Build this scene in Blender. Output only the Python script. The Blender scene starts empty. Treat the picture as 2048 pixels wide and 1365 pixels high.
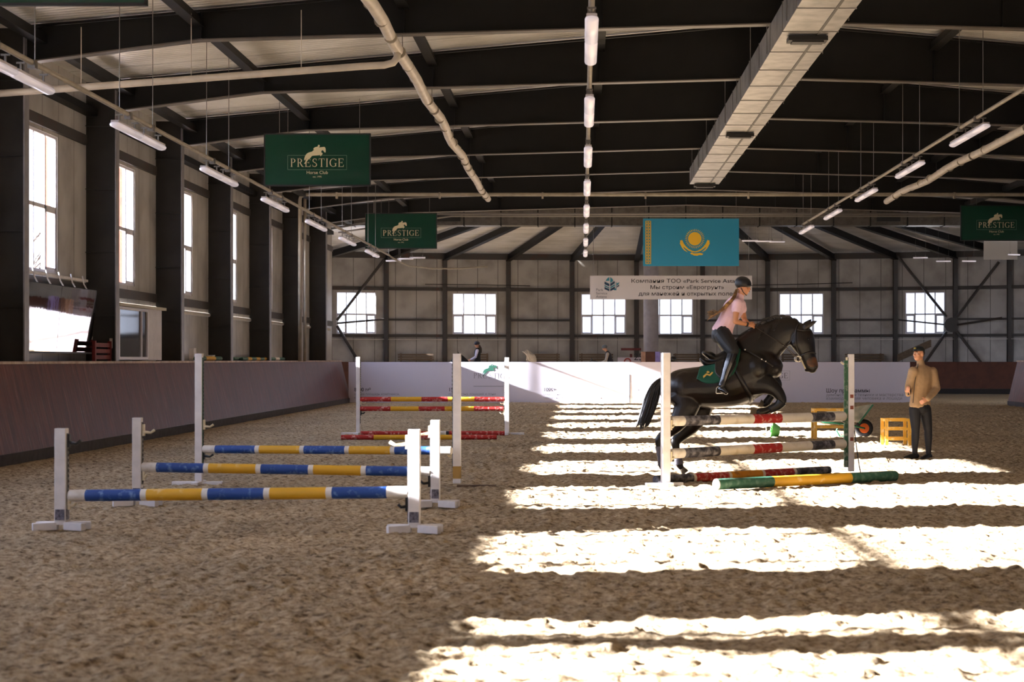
import bpy, math, random
import numpy as np
from mathutils import Vector, Matrix
random.seed(7)
S = bpy.context.scene
COL = S.collection
PI = math.pi
# ---------------------------------------------------------------- camera
F, VX, VY, EYE = 3650.0, 1165.0, 720.0, 1.65
cd = bpy.data.cameras.new('camera'); cam = bpy.data.objects.new('camera', cd); COL.objects.link(cam)
cam.location = (0, 0, EYE); cam.rotation_euler = (PI/2, 0, 0)
cd.sensor_width = 36; cd.lens = F/2048*36
cd.shift_x = -(VX-1024)/2048; cd.shift_y = (VY-682.5)/2048
cd.clip_end = 500; cd.clip_start = .1
cd.dof.use_dof = True; cd.dof.focus_distance = 38.0; cd.dof.aperture_fstop = 3.4
S.camera = cam
# ---------------------------------------------------------------- world, sun, exposure
def lin(c): c /= 255.0; return c/12.92 if c <= .04045 else ((c+.055)/1.055)**2.4
def rgb(h): return tuple(lin(int(h[i:i+2], 16)) for i in (0, 2, 4)) + (1.0,)
W = bpy.data.worlds.new('world'); S.world = W; W.use_nodes = True
nt = W.node_tree; nt.nodes.clear()
wo = nt.nodes.new('ShaderNodeOutputWorld'); bg = nt.nodes.new('ShaderNodeBackground')
tc = nt.nodes.new('ShaderNodeTexCoord'); sx = nt.nodes.new('ShaderNodeSeparateXYZ'); cr = nt.nodes.new('ShaderNodeValToRGB')
nt.links.new(tc.outputs['Generated'], sx.inputs[0]); nt.links.new(sx.outputs['Z'], cr.inputs[0])
cr.color_ramp.elements[0].position = 0.0; cr.color_ramp.elements[0].color = (.4, .41, .47, 1)
cr.color_ramp.elements[1].position = .01; cr.color_ramp.elements[1].color = (.8, .87, 1.0, 1)
e = cr.color_ramp.elements.new(1.0); e.color = (.45, .6, .95, 1)
nt.links.new(cr.outputs[0], bg.inputs[0])
mr = nt.nodes.new('ShaderNodeMapRange'); mr.interpolation_type = 'SMOOTHSTEP'     # the hazy sky is brightest on the sun's side
mr.inputs['From Min'].default_value = -.75; mr.inputs['From Max'].default_value = .0; mr.inputs['To Min'].default_value = 4.6; mr.inputs['To Max'].default_value = .55
nt.links.new(sx.outputs['X'], mr.inputs['Value']); nt.links.new(mr.outputs[0], bg.inputs[1])
nt.links.new(bg.outputs[0], wo.inputs[0])
SUN_DIR = Vector((1, .09, -.36)).normalized()
sd = bpy.data.lights.new('sun', 'SUN'); sun = bpy.data.objects.new('sun', sd); COL.objects.link(sun)
sd.energy = 36.0; sd.angle = math.radians(.53); sd.color = (1.0, .985, .97)
sun.rotation_euler = SUN_DIR.to_track_quat('-Z', 'Y').to_euler(); sun.location = (-30, 20, 14)
S.view_settings.view_transform = 'Standard'; S.view_settings.look = 'None'
S.view_settings.exposure = 1.92; S.view_settings.gamma = 1.0; S.view_settings.use_curve_mapping = False
S.cycles.use_denoising = True
S.cycles.max_bounces = 10; S.cycles.diffuse_bounces = 5; S.cycles.transparent_max_bounces = 16
S.cycles.caustics_reflective = False; S.cycles.caustics_refractive = False
S.cycles.sample_clamp_indirect = 6.0

# ---------------------------------------------------------------- materials
MATS = {}
def mat(name, col, rough=.6, metal=0.0, var=0.0, vscale=6.0, col2=None, bump=0.0, bscale=60.0, spec=.5, emit=0.0, stretch=(1, 1, 1), lo=.4, hi=.65, coat=0.0):
    if name in MATS: return MATS[name]
    m = bpy.data.materials.new(name); m.use_nodes = True; t = m.node_tree
    b = t.nodes['Principled BSDF']
    c = rgb(col) if isinstance(col, str) else col
    b.inputs['Base Color'].default_value = c; b.inputs['Roughness'].default_value = rough
    b.inputs['Metallic'].default_value = metal; b.inputs['Specular IOR Level'].default_value = spec
    b.inputs['Coat Weight'].default_value = coat
    if emit: b.inputs['Emission Color'].default_value = c; b.inputs['Emission Strength'].default_value = emit
    if col2 or var or bump:
        tcn = t.nodes.new('ShaderNodeTexCoord'); mp = t.nodes.new('ShaderNodeMapping'); mp.inputs['Scale'].default_value = stretch
        t.links.new(tcn.outputs['Object'], mp.inputs[0])
    if col2 or var:
        n = t.nodes.new('ShaderNodeTexNoise'); n.inputs['Scale'].default_value = vscale; n.inputs['Detail'].default_value = 6
        r = t.nodes.new('ShaderNodeValToRGB'); t.links.new(mp.outputs[0], n.inputs['Vector']); t.links.new(n.outputs['Fac'], r.inputs[0])
        c2 = (rgb(col2) if isinstance(col2, str) else col2) if col2 else tuple(x*(1-var) for x in c[:3]) + (1,)
        r.color_ramp.elements[0].position = lo; r.color_ramp.elements[0].color = c
        r.color_ramp.elements[1].position = hi; r.color_ramp.elements[1].color = c2
        t.links.new(r.outputs[0], b.inputs['Base Color'])
    if bump:
        n2 = t.nodes.new('ShaderNodeTexNoise'); n2.inputs['Scale'].default_value = bscale; n2.inputs['Detail'].default_value = 4
        bp = t.nodes.new('ShaderNodeBump'); bp.inputs['Strength'].default_value = bump; bp.inputs['Distance'].default_value = .01
        t.links.new(mp.outputs[0], n2.inputs['Vector']); t.links.new(n2.outputs['Fac'], bp.inputs['Height']); t.links.new(bp.outputs[0], b.inputs['Normal'])
    MATS[name] = m; return m
def worn(name, col, chip='D8D0C8', scale=9.0, lo=.55, hi=.68, stretch=(1, 1, 1)):
    return mat(name, col, rough=.55, col2=chip, vscale=scale, lo=lo, hi=hi, bump=.15, stretch=stretch)

STEEL = mat('dark_steel', '0F0E0E', .55, var=.3, vscale=3, bump=.05, spec=.25)
STEELW = mat('wall_steel', '3A3532', .55, col2='4A2C20', vscale=2, lo=.55, hi=.75)
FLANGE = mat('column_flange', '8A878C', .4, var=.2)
WHITEP = mat('white_post', 'E4DEDC', .5, var=.12, vscale=7)
COLM = mat('column_steel', '34312E', .55, var=.3, vscale=2, bump=.05, spec=.35)
PVC = mat('pipe_white', 'CFC5B8', .45, var=.15, vscale=4)
PIPEB = mat('pipe_beige', '978D7E', .5, var=.25, vscale=4)
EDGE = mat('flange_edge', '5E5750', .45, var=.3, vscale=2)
GALV = mat('galvanised', 'B4B1AE', .36, metal=.75, var=.35, vscale=3, bump=.25, bscale=4)
BLACK = mat('black_plastic', '121112', .45)
FRAMEW = mat('window_frame', 'D7D4DC', .4)
GREY = mat('grey_metal', '77736F', .45, metal=.5)

def panel_material(name, base, dirty, axis, seam, rough=.32, rib=.0, ribf=30.0):
    """sandwich panel: seam lines every `seam` metres along axis, faint ribs, waviness"""
    m = bpy.data.materials.new(name); m.use_nodes = True; t = m.node_tree; b = t.nodes['Principled BSDF']
    b.inputs['Roughness'].default_value = rough
    tcn = t.nodes.new('ShaderNodeTexCoord'); sp = t.nodes.new('ShaderNodeSeparateXYZ'); t.links.new(tcn.outputs['Object'], sp.inputs[0])
    def math_(op, a, v=None, w=None):
        n = t.nodes.new('ShaderNodeMath'); n.operation = op
        for i, q in enumerate((a, v, w)):
            if q is None: continue
            if isinstance(q, (int, float)): n.inputs[i].default_value = q
            else: t.links.new(q, n.inputs[i])
        return n.outputs[0]
    u = sp.outputs[axis]
    fr = math_('FRACT', math_('DIVIDE', u, seam))
    line = math_('LESS_THAN', fr, .025/seam)
    n = t.nodes.new('ShaderNodeTexNoise'); n.inputs['Scale'].default_value = .9; n.inputs['Detail'].default_value = 7
    t.links.new(tcn.outputs['Object'], n.inputs['Vector'])
    r = t.nodes.new('ShaderNodeValToRGB'); r.color_ramp.elements[0].position = .42; r.color_ramp.elements[0].color = rgb(base)
    r.color_ramp.elements[1].position = .72; r.color_ramp.elements[1].color = rgb(dirty); t.links.new(n.outputs['Fac'], r.inputs[0])
    mx = t.nodes.new('ShaderNodeMix'); mx.data_type = 'RGBA'; t.links.new(line, mx.inputs[0]); t.links.new(r.outputs[0], mx.inputs[6]); mx.inputs[7].default_value = rgb('4A4440')
    t.links.new(mx.outputs[2], b.inputs['Base Color'])
    wv = math_('SINE', math_('MULTIPLY', u, ribf))
    n3 = t.nodes.new('ShaderNodeTexNoise'); n3.inputs['Scale'].default_value = 2.2; n3.inputs['Detail'].default_value = 2
    t.links.new(tcn.outputs['Object'], n3.inputs['Vector'])
    h = math_('ADD', math_('MULTIPLY', wv, rib), math_('MULTIPLY', n3.outputs['Fac'], 1.0))
    h = math_('SUBTRACT', h, math_('MULTIPLY', line, .6))
    bp = t.nodes.new('ShaderNodeBump'); bp.inputs['Strength'].default_value = .55; bp.inputs['Distance'].default_value = .03
    t.links.new(h, bp.inputs['Height']); t.links.new(bp.outputs[0], b.inputs['Normal'])
    MATS[name] = m; return m
WALLP = panel_material('wall_panel', 'C4C0BD', '989390', 1, 1.05, rough=.3)
WALLX = panel_material('end_wall_panel', 'ACA6A0', '857E77', 0, 1.0, rough=.3)
ROOFP = panel_material('roof_panel', 'E6E3E0', 'C4BFB8', 1, 2.1, rough=.28, rib=.35, ribf=34.0)

def glass_material():
    m = bpy.data.materials.new('glass'); m.use_nodes = True; t = m.node_tree; t.nodes.clear()
    o = t.nodes.new('ShaderNodeOutputMaterial'); mx = t.nodes.new('ShaderNodeMixShader')
    tr = t.nodes.new('ShaderNodeBsdfTransparent'); gl = t.nodes.new('ShaderNodeBsdfGlossy'); gl.inputs['Roughness'].default_value = .03
    tr.inputs[0].default_value = (.95, .96, 1, 1); mx.inputs[0].default_value = .06
    t.links.new(tr.outputs[0], mx.inputs[1]); t.links.new(gl.outputs[0], mx.inputs[2]); t.links.new(mx.outputs[0], o.inputs[0]); return m
GLASS = glass_material()
MIRROR = mat('mirror', 'D8D8D8', .03, metal=1.0, bump=.12, bscale=1.3)

def sand_material():
    m = bpy.data.materials.new('sand'); m.use_nodes = True; t = m.node_tree; b = t.nodes['Principled BSDF']
    b.inputs['Roughness'].default_value = .95; b.inputs['Specular IOR Level'].default_value = .15
    tcn = t.nodes.new('ShaderNodeTexCoord')
    def noise(s, d=6, ro=.6):
        n = t.nodes.new('ShaderNodeTexNoise'); n.inputs['Scale'].default_value = s; n.inputs['Detail'].default_value = d; n.inputs['Roughness'].default_value = ro
        t.links.new(tcn.outputs['Object'], n.inputs['Vector']); return n.outputs['Fac']
    r = t.nodes.new('ShaderNodeValToRGB'); t.links.new(noise(14, 8, .7), r.inputs[0])
    el = r.color_ramp.elements; el[0].position = .36; el[0].color = rgb('57452F'); el[1].position = .6; el[1].color = rgb('BFAC8E')
    e2 = el.new(.48); e2.color = rgb('A08B6E')
    r2 = t.nodes.new('ShaderNodeValToRGB'); t.links.new(noise(.5, 3), r2.inputs[0])
    r2.color_ramp.elements[0].position = .35; r2.color_ramp.elements[0].color = (.8, .8, .8, 1); r2.color_ramp.elements[1].position = .65; r2.color_ramp.elements[1].color = (1.05, 1.03, 1, 1)
    mx = t.nodes.new('ShaderNodeMix'); mx.data_type = 'RGBA'; mx.blend_type = 'MULTIPLY'; mx.inputs[0].default_value = 1
    t.links.new(r.outputs[0], mx.inputs[6]); t.links.new(r2.outputs[0], mx.inputs[7]); t.links.new(mx.outputs[2], b.inputs['Base Color'])
    bp = t.nodes.new('ShaderNodeBump'); bp.inputs['Strength'].default_value = .9; bp.inputs['Distance'].default_value = .03
    t.links.new(noise(22, 6, .65), bp.inputs['Height']); t.links.new(bp.outputs[0], b.inputs['Normal'])
    return m
def kick_material():
    m = bpy.data.materials.new('kick_wood'); m.use_nodes = True; t = m.node_tree; b = t.nodes['Principled BSDF']
    tcn = t.nodes.new('ShaderNodeTexCoord'); mp = t.nodes.new('ShaderNodeMapping'); mp.inputs['Scale'].default_value = (1, 5, .35)
    t.links.new(tcn.outputs['Object'], mp.inputs[0])
    n = t.nodes.new('ShaderNodeTexNoise'); n.inputs['Scale'].default_value = 3; n.inputs['Detail'].default_value = 8; t.links.new(mp.outputs[0], n.inputs['Vector'])
    r = t.nodes.new('ShaderNodeValToRGB'); t.links.new(n.outputs['Fac'], r.inputs[0]); el = r.color_ramp.elements
    el[0].position = .3; el[0].color = rgb('421C11'); el[1].position = .68; el[1].color = rgb('6E3826')
    mp2 = t.nodes.new('ShaderNodeMapping'); mp2.inputs['Scale'].default_value = (1, 5, .5); t.links.new(tcn.outputs['Object'], mp2.inputs[0])
    n2 = t.nodes.new('ShaderNodeTexNoise'); n2.inputs['Scale'].default_value = 2.2; n2.inputs['Detail'].default_value = 9; n2.inputs['Roughness'].default_value = .75; t.links.new(mp2.outputs[0], n2.inputs['Vector'])
    r2 = t.nodes.new('ShaderNodeValToRGB'); t.links.new(n2.outputs['Fac'], r2.inputs[0]); r2.color_ramp.elements[0].position = .56; r2.color_ramp.elements[0].color = (0, 0, 0, 1); r2.color_ramp.elements[1].position = .66; r2.color_ramp.elements[1].color = (.32, .32, .32, 1)
    sp = t.nodes.new('ShaderNodeSeparateXYZ'); t.links.new(tcn.outputs['Object'], sp.inputs[0])
    mx = t.nodes.new('ShaderNodeMix'); mx.data_type = 'RGBA'; t.links.new(r2.outputs[0], mx.inputs[0]); t.links.new(r.outputs[0], mx.inputs[6]); mx.inputs[7].default_value = rgb('B49C94')
    # plank seams
    d = t.nodes.new('ShaderNodeMath'); d.operation = 'DIVIDE'; t.links.new(sp.outputs[1], d.inputs[0]); d.inputs[1].default_value = 1.22
    f = t.nodes.new('ShaderNodeMath'); f.operation = 'FRACT'; t.links.new(d.outputs[0], f.inputs[0])
    l = t.nodes.new('ShaderNodeMath'); l.operation = 'LESS_THAN'; t.links.new(f.outputs[0], l.inputs[0]); l.inputs[1].default_value = .016
    m3 = t.nodes.new('ShaderNodeMix'); m3.data_type = 'RGBA'; t.links.new(l.outputs[0], m3.inputs[0]); t.links.new(mx.outputs[2], m3.inputs[6]); m3.inputs[7].default_value = rgb('1E100C')
    t.links.new(m3.outputs[2], b.inputs['Base Color'])
    b.inputs['Roughness'].default_value = .39; b.inputs['Specular IOR Level'].default_value = .3
    bp = t.nodes.new('ShaderNodeBump'); bp.inputs['Strength'].default_value = .4; bp.inputs['Distance'].default_value = .02; t.links.new(n2.outputs['Fac'], bp.inputs['Height']); t.links.new(bp.outputs[0], b.inputs['Normal'])
    return m
KICK = kick_material()

# ---------------------------------------------------------------- object helpers
def tag(o, label=None, cat=None, group=None, kind=None):
    if label: o['label'] = label
    if cat: o['category'] = cat
    if group: o['group'] = group
    if kind: o['kind'] = kind
    return o
def thing(name, label, cat, loc=(0, 0, 0), rz=0.0, group=None):
    o = bpy.data.objects.new(name, None); COL.objects.link(o); o.location = loc; o.rotation_euler = (0, 0, rz)
    o.empty_display_size = .2
    return tag(o, label, cat, group)
def worldloc(o):
    v = Vector((0, 0, 0))
    while o: v += o.location; o = o.parent
    return v
class MB:
    def __init__(s): s.v = []; s.f = []; s.mi = []; s.m = 0
    def add(s, vs, fs):
        b = len(s.v); s.v += [tuple(v) for v in vs]; s.f += [tuple(b+i for i in f) for f in fs]; s.mi += [s.m]*len(fs); return s
    def box(s, c, d, rz=0.0):
        cx, cy, cz = c; x, y, z = d[0]/2, d[1]/2, d[2]/2; ca, sa = math.cos(rz), math.sin(rz)
        vs = []
        for a, b_, c_ in ((-x,-y,-z),(x,-y,-z),(x,y,-z),(-x,y,-z),(-x,-y,z),(x,-y,z),(x,y,z),(-x,y,z)):
            vs.append((cx+a*ca-b_*sa, cy+a*sa+b_*ca, cz+c_))
        return s.add(vs, [(3,2,1,0),(4,5,6,7),(0,1,5,4),(1,2,6,5),(2,3,7,6),(3,0,4,7)])
    def bar(s, p0, p1, w, h, up=(0, 0, 1)):
        p0, p1 = Vector(p0), Vector(p1); d = (p1-p0).normalized(); u = Vector(up)
        sd_ = d.cross(u)
        if sd_.length < 1e-4: sd_ = d.cross(Vector((1, 0, 0)))
        sd_.normalize(); u = sd_.cross(d).normalized(); vs = []
        for p in (p0, p1):
            for a, b_ in ((-1,-1),(1,-1),(1,1),(-1,1)): vs.append(p+sd_*a*w/2+u*b_*h/2)
        return s.add(vs, [(0,1,2,3),(7,6,5,4),(0,4,5,1),(1,5,6,2),(2,6,7,3),(3,7,4,0)])
    def rings(s, rings, close=True):
        n = len(rings[0]); vs = [p for r in rings for p in r]; fs = []
        for i in range(len(rings)-1):
            for j in range(n):
                k = (j+1) % n; fs.append((i*n+j, i*n+k, (i+1)*n+k, (i+1)*n+j))
        if close:
            fs.append(tuple(reversed(range(n)))); fs.append(tuple((len(rings)-1)*n+j for j in range(n)))
        return s.add(vs, fs)
    def tube(s, pts, r, n=8, side=None):
        """r: float or list of (ra, rb): ra along `side`, rb across"""
        pts = [Vector(p) for p in pts]; R = []; prev = None
        for i, p in enumerate(pts):
            d = (pts[min(i+1, len(pts)-1)]-pts[max(i-1, 0)]).normalized()
            if side is not None: a = Vector(side); a = a-d*a.dot(d)
            elif prev is not None: a = prev-d*prev.dot(d)
            else:
                a = Vector((0, 0, 1)) if abs(d.z) < .9 else Vector((1, 0, 0)); a = a-d*a.dot(d)
            if a.length < 1e-5: a = Vector((0, 1, 0))
            a.normalize(); prev = a; b_ = d.cross(a)
            q = r if isinstance(r, (int, float)) else r[i]
            ra, rb = (q, q) if isinstance(q, (int, float)) else q
            R.append([p+a*ra*math.cos(2*PI*k/n)+b_*rb*math.sin(2*PI*k/n) for k in range(n)])
        return s.rings(R)
    def ell(s, c, r, n=14, m=9, R=None):
        vs = []; fs = []
        for i in range(1, m):
            th = PI*i/m
            for j in range(n):
                ph = 2*PI*j/n; v = Vector((r[0]*math.sin(th)*math.cos(ph), r[1]*math.sin(th)*math.sin(ph), r[2]*math.cos(th)))
                if R is not None: v = R @ v
                vs.append(Vector(c)+v)
        t = Vector((0, 0, r[2])); 
        if R is not None: t = R @ t
        vs.append(Vector(c)+t); vs.append(Vector(c)-t); T, Bt = len(vs)-2, len(vs)-1
        for i in range(m-2):
            for j in range(n):
                k = (j+1) % n; fs.append((i*n+j, (i+1)*n+j, (i+1)*n+k, i*n+k))
        for j in range(n):
            k = (j+1) % n; fs.append((T, j, k)); fs.append((Bt, (m-2)*n+k, (m-2)*n+j))
        return s.add(vs, fs)
    def prism(s, poly, org, ux, uz, depth):
        """2D polygon in plane (org, ux, uz) extruded by vector depth"""
        org, ux, uz, dp = Vector(org), Vector(ux), Vector(uz), Vector(depth); n = len(poly)
        a = [org+ux*x+uz*y for x, y in poly]; vs = a+[p+dp for p in a]
        return s.add(vs, [tuple(range(n)), tuple(reversed(range(n, 2*n)))]+[(i, i+n, (i+1) % n+n, (i+1) % n) for i in range(n)])
    def build(s, name, m, parent=None, world=True, smooth=False, label=None, bevel=0):
        vs = [Vector(v) for v in s.v]
        if parent is not None: off = worldloc(parent) if world else Vector((0, 0, 0)); loc = Vector((0, 0, 0))
        else:
            A = np.array([tuple(v) for v in vs]); mn, mxx = A.min(0), A.max(0)
            off = Vector(((mn[0]+mxx[0])/2, (mn[1]+mxx[1])/2, mn[2])); loc = off
        me = bpy.data.meshes.new(name); me.from_pydata([v-off for v in vs], [], s.f)
        ms = m if isinstance(m, (list, tuple)) else [m]
        for q in ms: me.materials.append(q)
        if len(ms) > 1: me.polygons.foreach_set('material_index', s.mi)
        if smooth: me.polygons.foreach_set('use_smooth', [True]*len(me.polygons))
        me.update()
        o = bpy.data.objects.new(name, me); COL.objects.link(o)
        o.location = loc
        if parent is not None: o.parent = parent
        if bevel:
            bm_ = o.modifiers.new('bevel', 'BEVEL'); bm_.width = bevel; bm_.segments = 2; bm_.limit_method = 'ANGLE'
        if label: o['label'] = label
        return o
def struct(name, mb, m, **k):
    o = mb.build(name, m, **k)
    if k.get('parent') is None: o['kind'] = 'structure'
    return o
def dup(root, loc, rz=None, label=None):
    r = root.copy(); COL.objects.link(r); r.location = loc
    if rz is not None: r.rotation_euler = (0, 0, rz)
    if label: r['label'] = label
    for ch in list(root.children):
        c = ch.copy(); COL.objects.link(c); c.parent = r
        for g in list(ch.children):
            d = g.copy(); COL.objects.link(d); d.parent = c
    return r
def P(px, py, Y): return Vector(((px-VX)*Y/F, Y, EYE-(py-VY)*Y/F))
def fused(name, mb, m, parent, voxel=.01, smooth=4, label=None, world=True):
    """closed overlapping shells fused into one continuous skin"""
    me = bpy.data.meshes.new('tmp'); me.from_pydata(mb.v, [], mb.f); o = bpy.data.objects.new('tmp', me); COL.objects.link(o)
    rm = o.modifiers.new('r', 'REMESH'); rm.mode = 'VOXEL'; rm.voxel_size = voxel
    sm = o.modifiers.new('s', 'SMOOTH'); sm.factor = .5; sm.iterations = smooth
    dg = bpy.context.evaluated_depsgraph_get(); m2 = bpy.data.meshes.new_from_object(o.evaluated_get(dg))
    bpy.data.objects.remove(o); m2.name = name
    off = worldloc(parent) if (parent is not None and world) else Vector((0, 0, 0))
    if off.length: m2.transform(Matrix.Translation(-off))
    m2.materials.clear(); m2.materials.append(m); m2.polygons.foreach_set('use_smooth', [True]*len(m2.polygons))
    r = bpy.data.objects.new(name, m2); COL.objects.link(r)
    if parent is not None: r.parent = parent
    if label: r['label'] = label
    return r
def text_mesh(s, size, org, ux=(1, 0, 0), uz=(0, 0, 1), align='LEFT', stretch=1.0, bold=0.0):
    c = bpy.data.curves.new('t', 'FONT'); c.body = s; c.size = size; c.align_x = align; c.offset = bold; c.resolution_u = 3
    o = bpy.data.objects.new('t', c); COL.objects.link(o)
    dg = bpy.context.evaluated_depsgraph_get(); me = bpy.data.meshes.new_from_object(o.evaluated_get(dg)); bpy.data.objects.remove(o)
    org, ux, uz = Vector(org), Vector(ux), Vector(uz)
    vs = [org+ux*(v.co.x*stretch)+uz*v.co.y for v in me.vertices]; fs = [tuple(p.vertices) for p in me.polygons]
    w = max((v.co.x for v in me.vertices), default=0)*stretch
    bpy.data.meshes.remove(me); return vs, fs, w

# ================================================================ SETTING
X_IN, X_WALL, XR_IN, XR_WALL = -9.35, -10.1, 16.95, 17.7      # column inner faces and wall planes
XC = 3.8
FR = [.7+6*k for k in range(-1, 12)]                            # frame positions: -5.3 ... 66.7
# --- sand floor
def vnoise(x, y, cell, seed):
    rs = np.random.RandomState(seed); T = rs.rand(512, 512).astype(np.float32)
    u = x/cell; v = y/cell; i = np.floor(u).astype(int); j = np.floor(v).astype(int); fu = u-i; fv = v-j
    fu = fu*fu*(3-2*fu); fv = fv*fv*(3-2*fv); g = lambda a, b: T[a % 512, b % 512]
    return (g(i, j)*(1-fu)+g(i+1, j)*fu)*(1-fv)+(g(i, j+1)*(1-fu)+g(i+1, j+1)*fu)*fv
def make_floor():
    nr, nc = 620, 900
    ys = 5.0*(72.0/5.0)**(np.linspace(0, 1, nr)); xs = np.linspace(-9.0, 17.2, nc)
    Xg, Yg = np.meshgrid(xs, ys); 
    z = .03*(vnoise(Xg, Yg, .8, 1)-.5)
    c1 = vnoise(Xg, Yg, .13, 2)*.6+vnoise(Xg+3, Yg, .07, 3)*.4
    z += .075*np.clip(c1-.42, 0, 1)+.03*(vnoise(Xg, Yg, .045, 4)-.5)
    z *= np.clip(Xg+9.0, 0, .4)/.4
    z[0, :] = 0; z[-1, :] = 0; z[:, 0] = 0; z[:, -1] = 0
    V = np.stack([Xg.ravel(), Yg.ravel(), z.ravel()], 1)
    idx = np.arange(nr*nc).reshape(nr, nc)
    Q = np.stack([idx[:-1, :-1].ravel(), idx[:-1, 1:].ravel(), idx[1:, 1:].ravel(), idx[1:, :-1].ravel()], 1)
    n0 = len(V)
    ex = np.array([(-20, -8, 0), (32, -8, 0), (32, 5, 0), (-20, 5, 0), (-20, 72, 0), (32, 72, 0), (32, 96, 0), (-20, 96, 0), (-9, 5, 0), (-9, 72, 0), (17.2, 5, 0), (17.2, 72, 0)], float)
    V = np.concatenate([V, ex]); q2 = np.array([(0, 1, 2, 3), (4, 5, 6, 7), (3, 8, 9, 4), (10, 2, 5, 11)])+n0
    Q = np.concatenate([Q, q2])
    me = bpy.data.meshes.new('floor'); me.vertices.add(len(V)); me.vertices.foreach_set('co', V.ravel())
    me.loops.add(Q.size); me.loops.foreach_set('vertex_index', Q.ravel().astype(np.int32))
    me.polygons.add(len(Q)); me.polygons.foreach_set('loop_start', np.arange(0, Q.size, 4, dtype=np.int32)); me.polygons.foreach_set('loop_total', np.full(len(Q), 4, dtype=np.int32))
    me.update(calc_edges=True); me.polygons.foreach_set('use_smooth', [True]*len(Q)); me.materials.append(sand_material())
    o = bpy.data.objects.new('floor', me); COL.objects.link(o); o['kind'] = 'structure'
make_floor()

# --- wall panel with rectangular holes: u runs p0 -> p1, openings are (u0, u1, z0, z1)
def wall_panel(mb, p0, p1, z0, z1, holes, th=.12):
    p0, p1 = Vector((*p0, 0)), Vector((*p1, 0)); L = (p1-p0).length; d = (p1-p0)/L; n = Vector((-d.y, d.x, 0))
    us = sorted({0, L, *[h[0] for h in holes], *[h[1] for h in holes]}); zs = sorted({z0, z1, *[h[2] for h in holes], *[h[3] for h in holes]})
    for a, b in zip(us, us[1:]):
        for c, e_ in zip(zs, zs[1:]):
            if any(h[0]-1e-6 <= a and b <= h[1]+1e-6 and h[2]-1e-6 <= c and e_ <= h[3]+1e-6 for h in holes): continue
            vs = []
            for w in (0, th):
                for uu, zz in ((a, c), (b, c), (b, e_), (a, e_)): vs.append(p0+d*uu+n*w+Vector((0, 0, zz)))
            mb.add(vs, [(0,1,2,3),(7,6,5,4),(0,4,5,1),(1,5,6,2),(2,6,7,3),(3,7,4,0)])
wincount = 0
def window(p0, p1, u0, u1, z0, z1, nv=4, split=.55, name=None):
    """casement window in the panel p0->p1; frame, mullions and panes as children"""
    global wincount; wincount += 1
    a, b = Vector((*p0, 0)), Vector((*p1, 0)); d = (b-a).normalized(); n = Vector((-d.y, d.x, 0)); o = a+d*u0+n*.06; w = u1-u0; h = z1-z0; up = Vector((0, 0, 1))
    root = bpy.data.objects.new('window_%d' % wincount, None); COL.objects.link(root); root.location = o+d*w/2+up*z0; root['kind'] = 'structure'
    f = MB(); fw = .05
    q = lambda uu, zz: o+d*uu+up*(z0+zz)
    def hb(u_a, u_b, z, t): f.bar(q(u_a, z), q(u_b, z), .07, t)
    def vb(u, z_a, z_b, t): f.bar(q(u, z_a), q(u, z_b), t, .07, up=n)
    hb(0, w, fw/2, fw); hb(0, w, h-fw/2, fw); vb(fw/2, fw, h-fw, fw); vb(w-fw/2, fw, h-fw, fw)
    zm = h*(1-split) if split else 0; zm = h*.47
    hb(fw, w-fw, zm, .075)
    for k in range(1, nv):
        vb(w*k/nv, fw, h-fw, .055)
    for k in (0, nv-1):                       # opening casements have a thicker sash
        ua, ub = w*k/nv, w*(k+1)/nv
        vb(ua+.06, fw, zm, .05); vb(ub-.06, fw, zm, .05); hb(ua+.03, ub-.03, zm-.06, .05); hb(ua+.03, ub-.03, fw+.03, .05)
    f.build('window_frame', FRAMEW, root)
    g = MB(); g.bar(q(fw*.5, h/2), q(w-fw*.5, h/2), .008, h-fw, up=(0, 0, 1)); g.build('pane', GLASS, root)
    return root
REDP = mat('red_oxide', '8E3B26', .6, var=.3)
# left wall (panels between frames), windows in every bay
mbw = MB()
for k in range(-1, 12):
    y0 = .7+6*k
    if y0 > 70: break
    holes = [(6-4.0, 6-.4, 3.28, 5.88)]
    # direction: p0 far, p1 near so the normal points outwards (-X)
    wall_panel(mbw, (X_WALL, y0+6), (X_WALL, y0), 0, 7.6, holes)
    window((X_WALL, y0+6), (X_WALL, y0), 2.0, 5.6, 3.28, 5.88, nv=5)
struct('wall_left', mbw, WALLP)
# right wall, mirrored
mbw = MB()
for k in range(-1, 12):
    y0 = .7+6*k
    if y0 > 63: break
    wall_panel(mbw, (XR_WALL, y0), (XR_WALL, y0+6), 0, 7.6, [(.4, 4.0, 3.28, 5.88)] if k % 2 else [])
    if k % 2: window((XR_WALL, y0), (XR_WALL, y0+6), .4, 4.0, 3.28, 5.88, nv=5)
struct('wall_right', mbw, WALLP)
g = MB(); wall_panel(g, (XR_WALL, -5.4), (X_WALL, -5.4), 0, 8.4, [(9, 13, 0, 4)]); struct('wall_near', g, mat('near_wall', '4A4540', .8))  # unseen end wall, added dark to cut light on camera-facing steel
# girts and the heating pipe on the left wall
for z, h_, nm in ((6.05, .2, 1), (3.08, .2, 2)):
    g = MB()
    for k in range(-1, 12): g.box((X_WALL+.1, .7+6*k+3, z), (.16, 5.7, h_))
    struct('trim_%d' % nm, g, STEELW)
g = MB(); g.tube([(X_WALL+.13, -5, 2.84), (X_WALL+.13, 72, 2.84)], .05); struct('trim_3', g, PVC, smooth=True)
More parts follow.
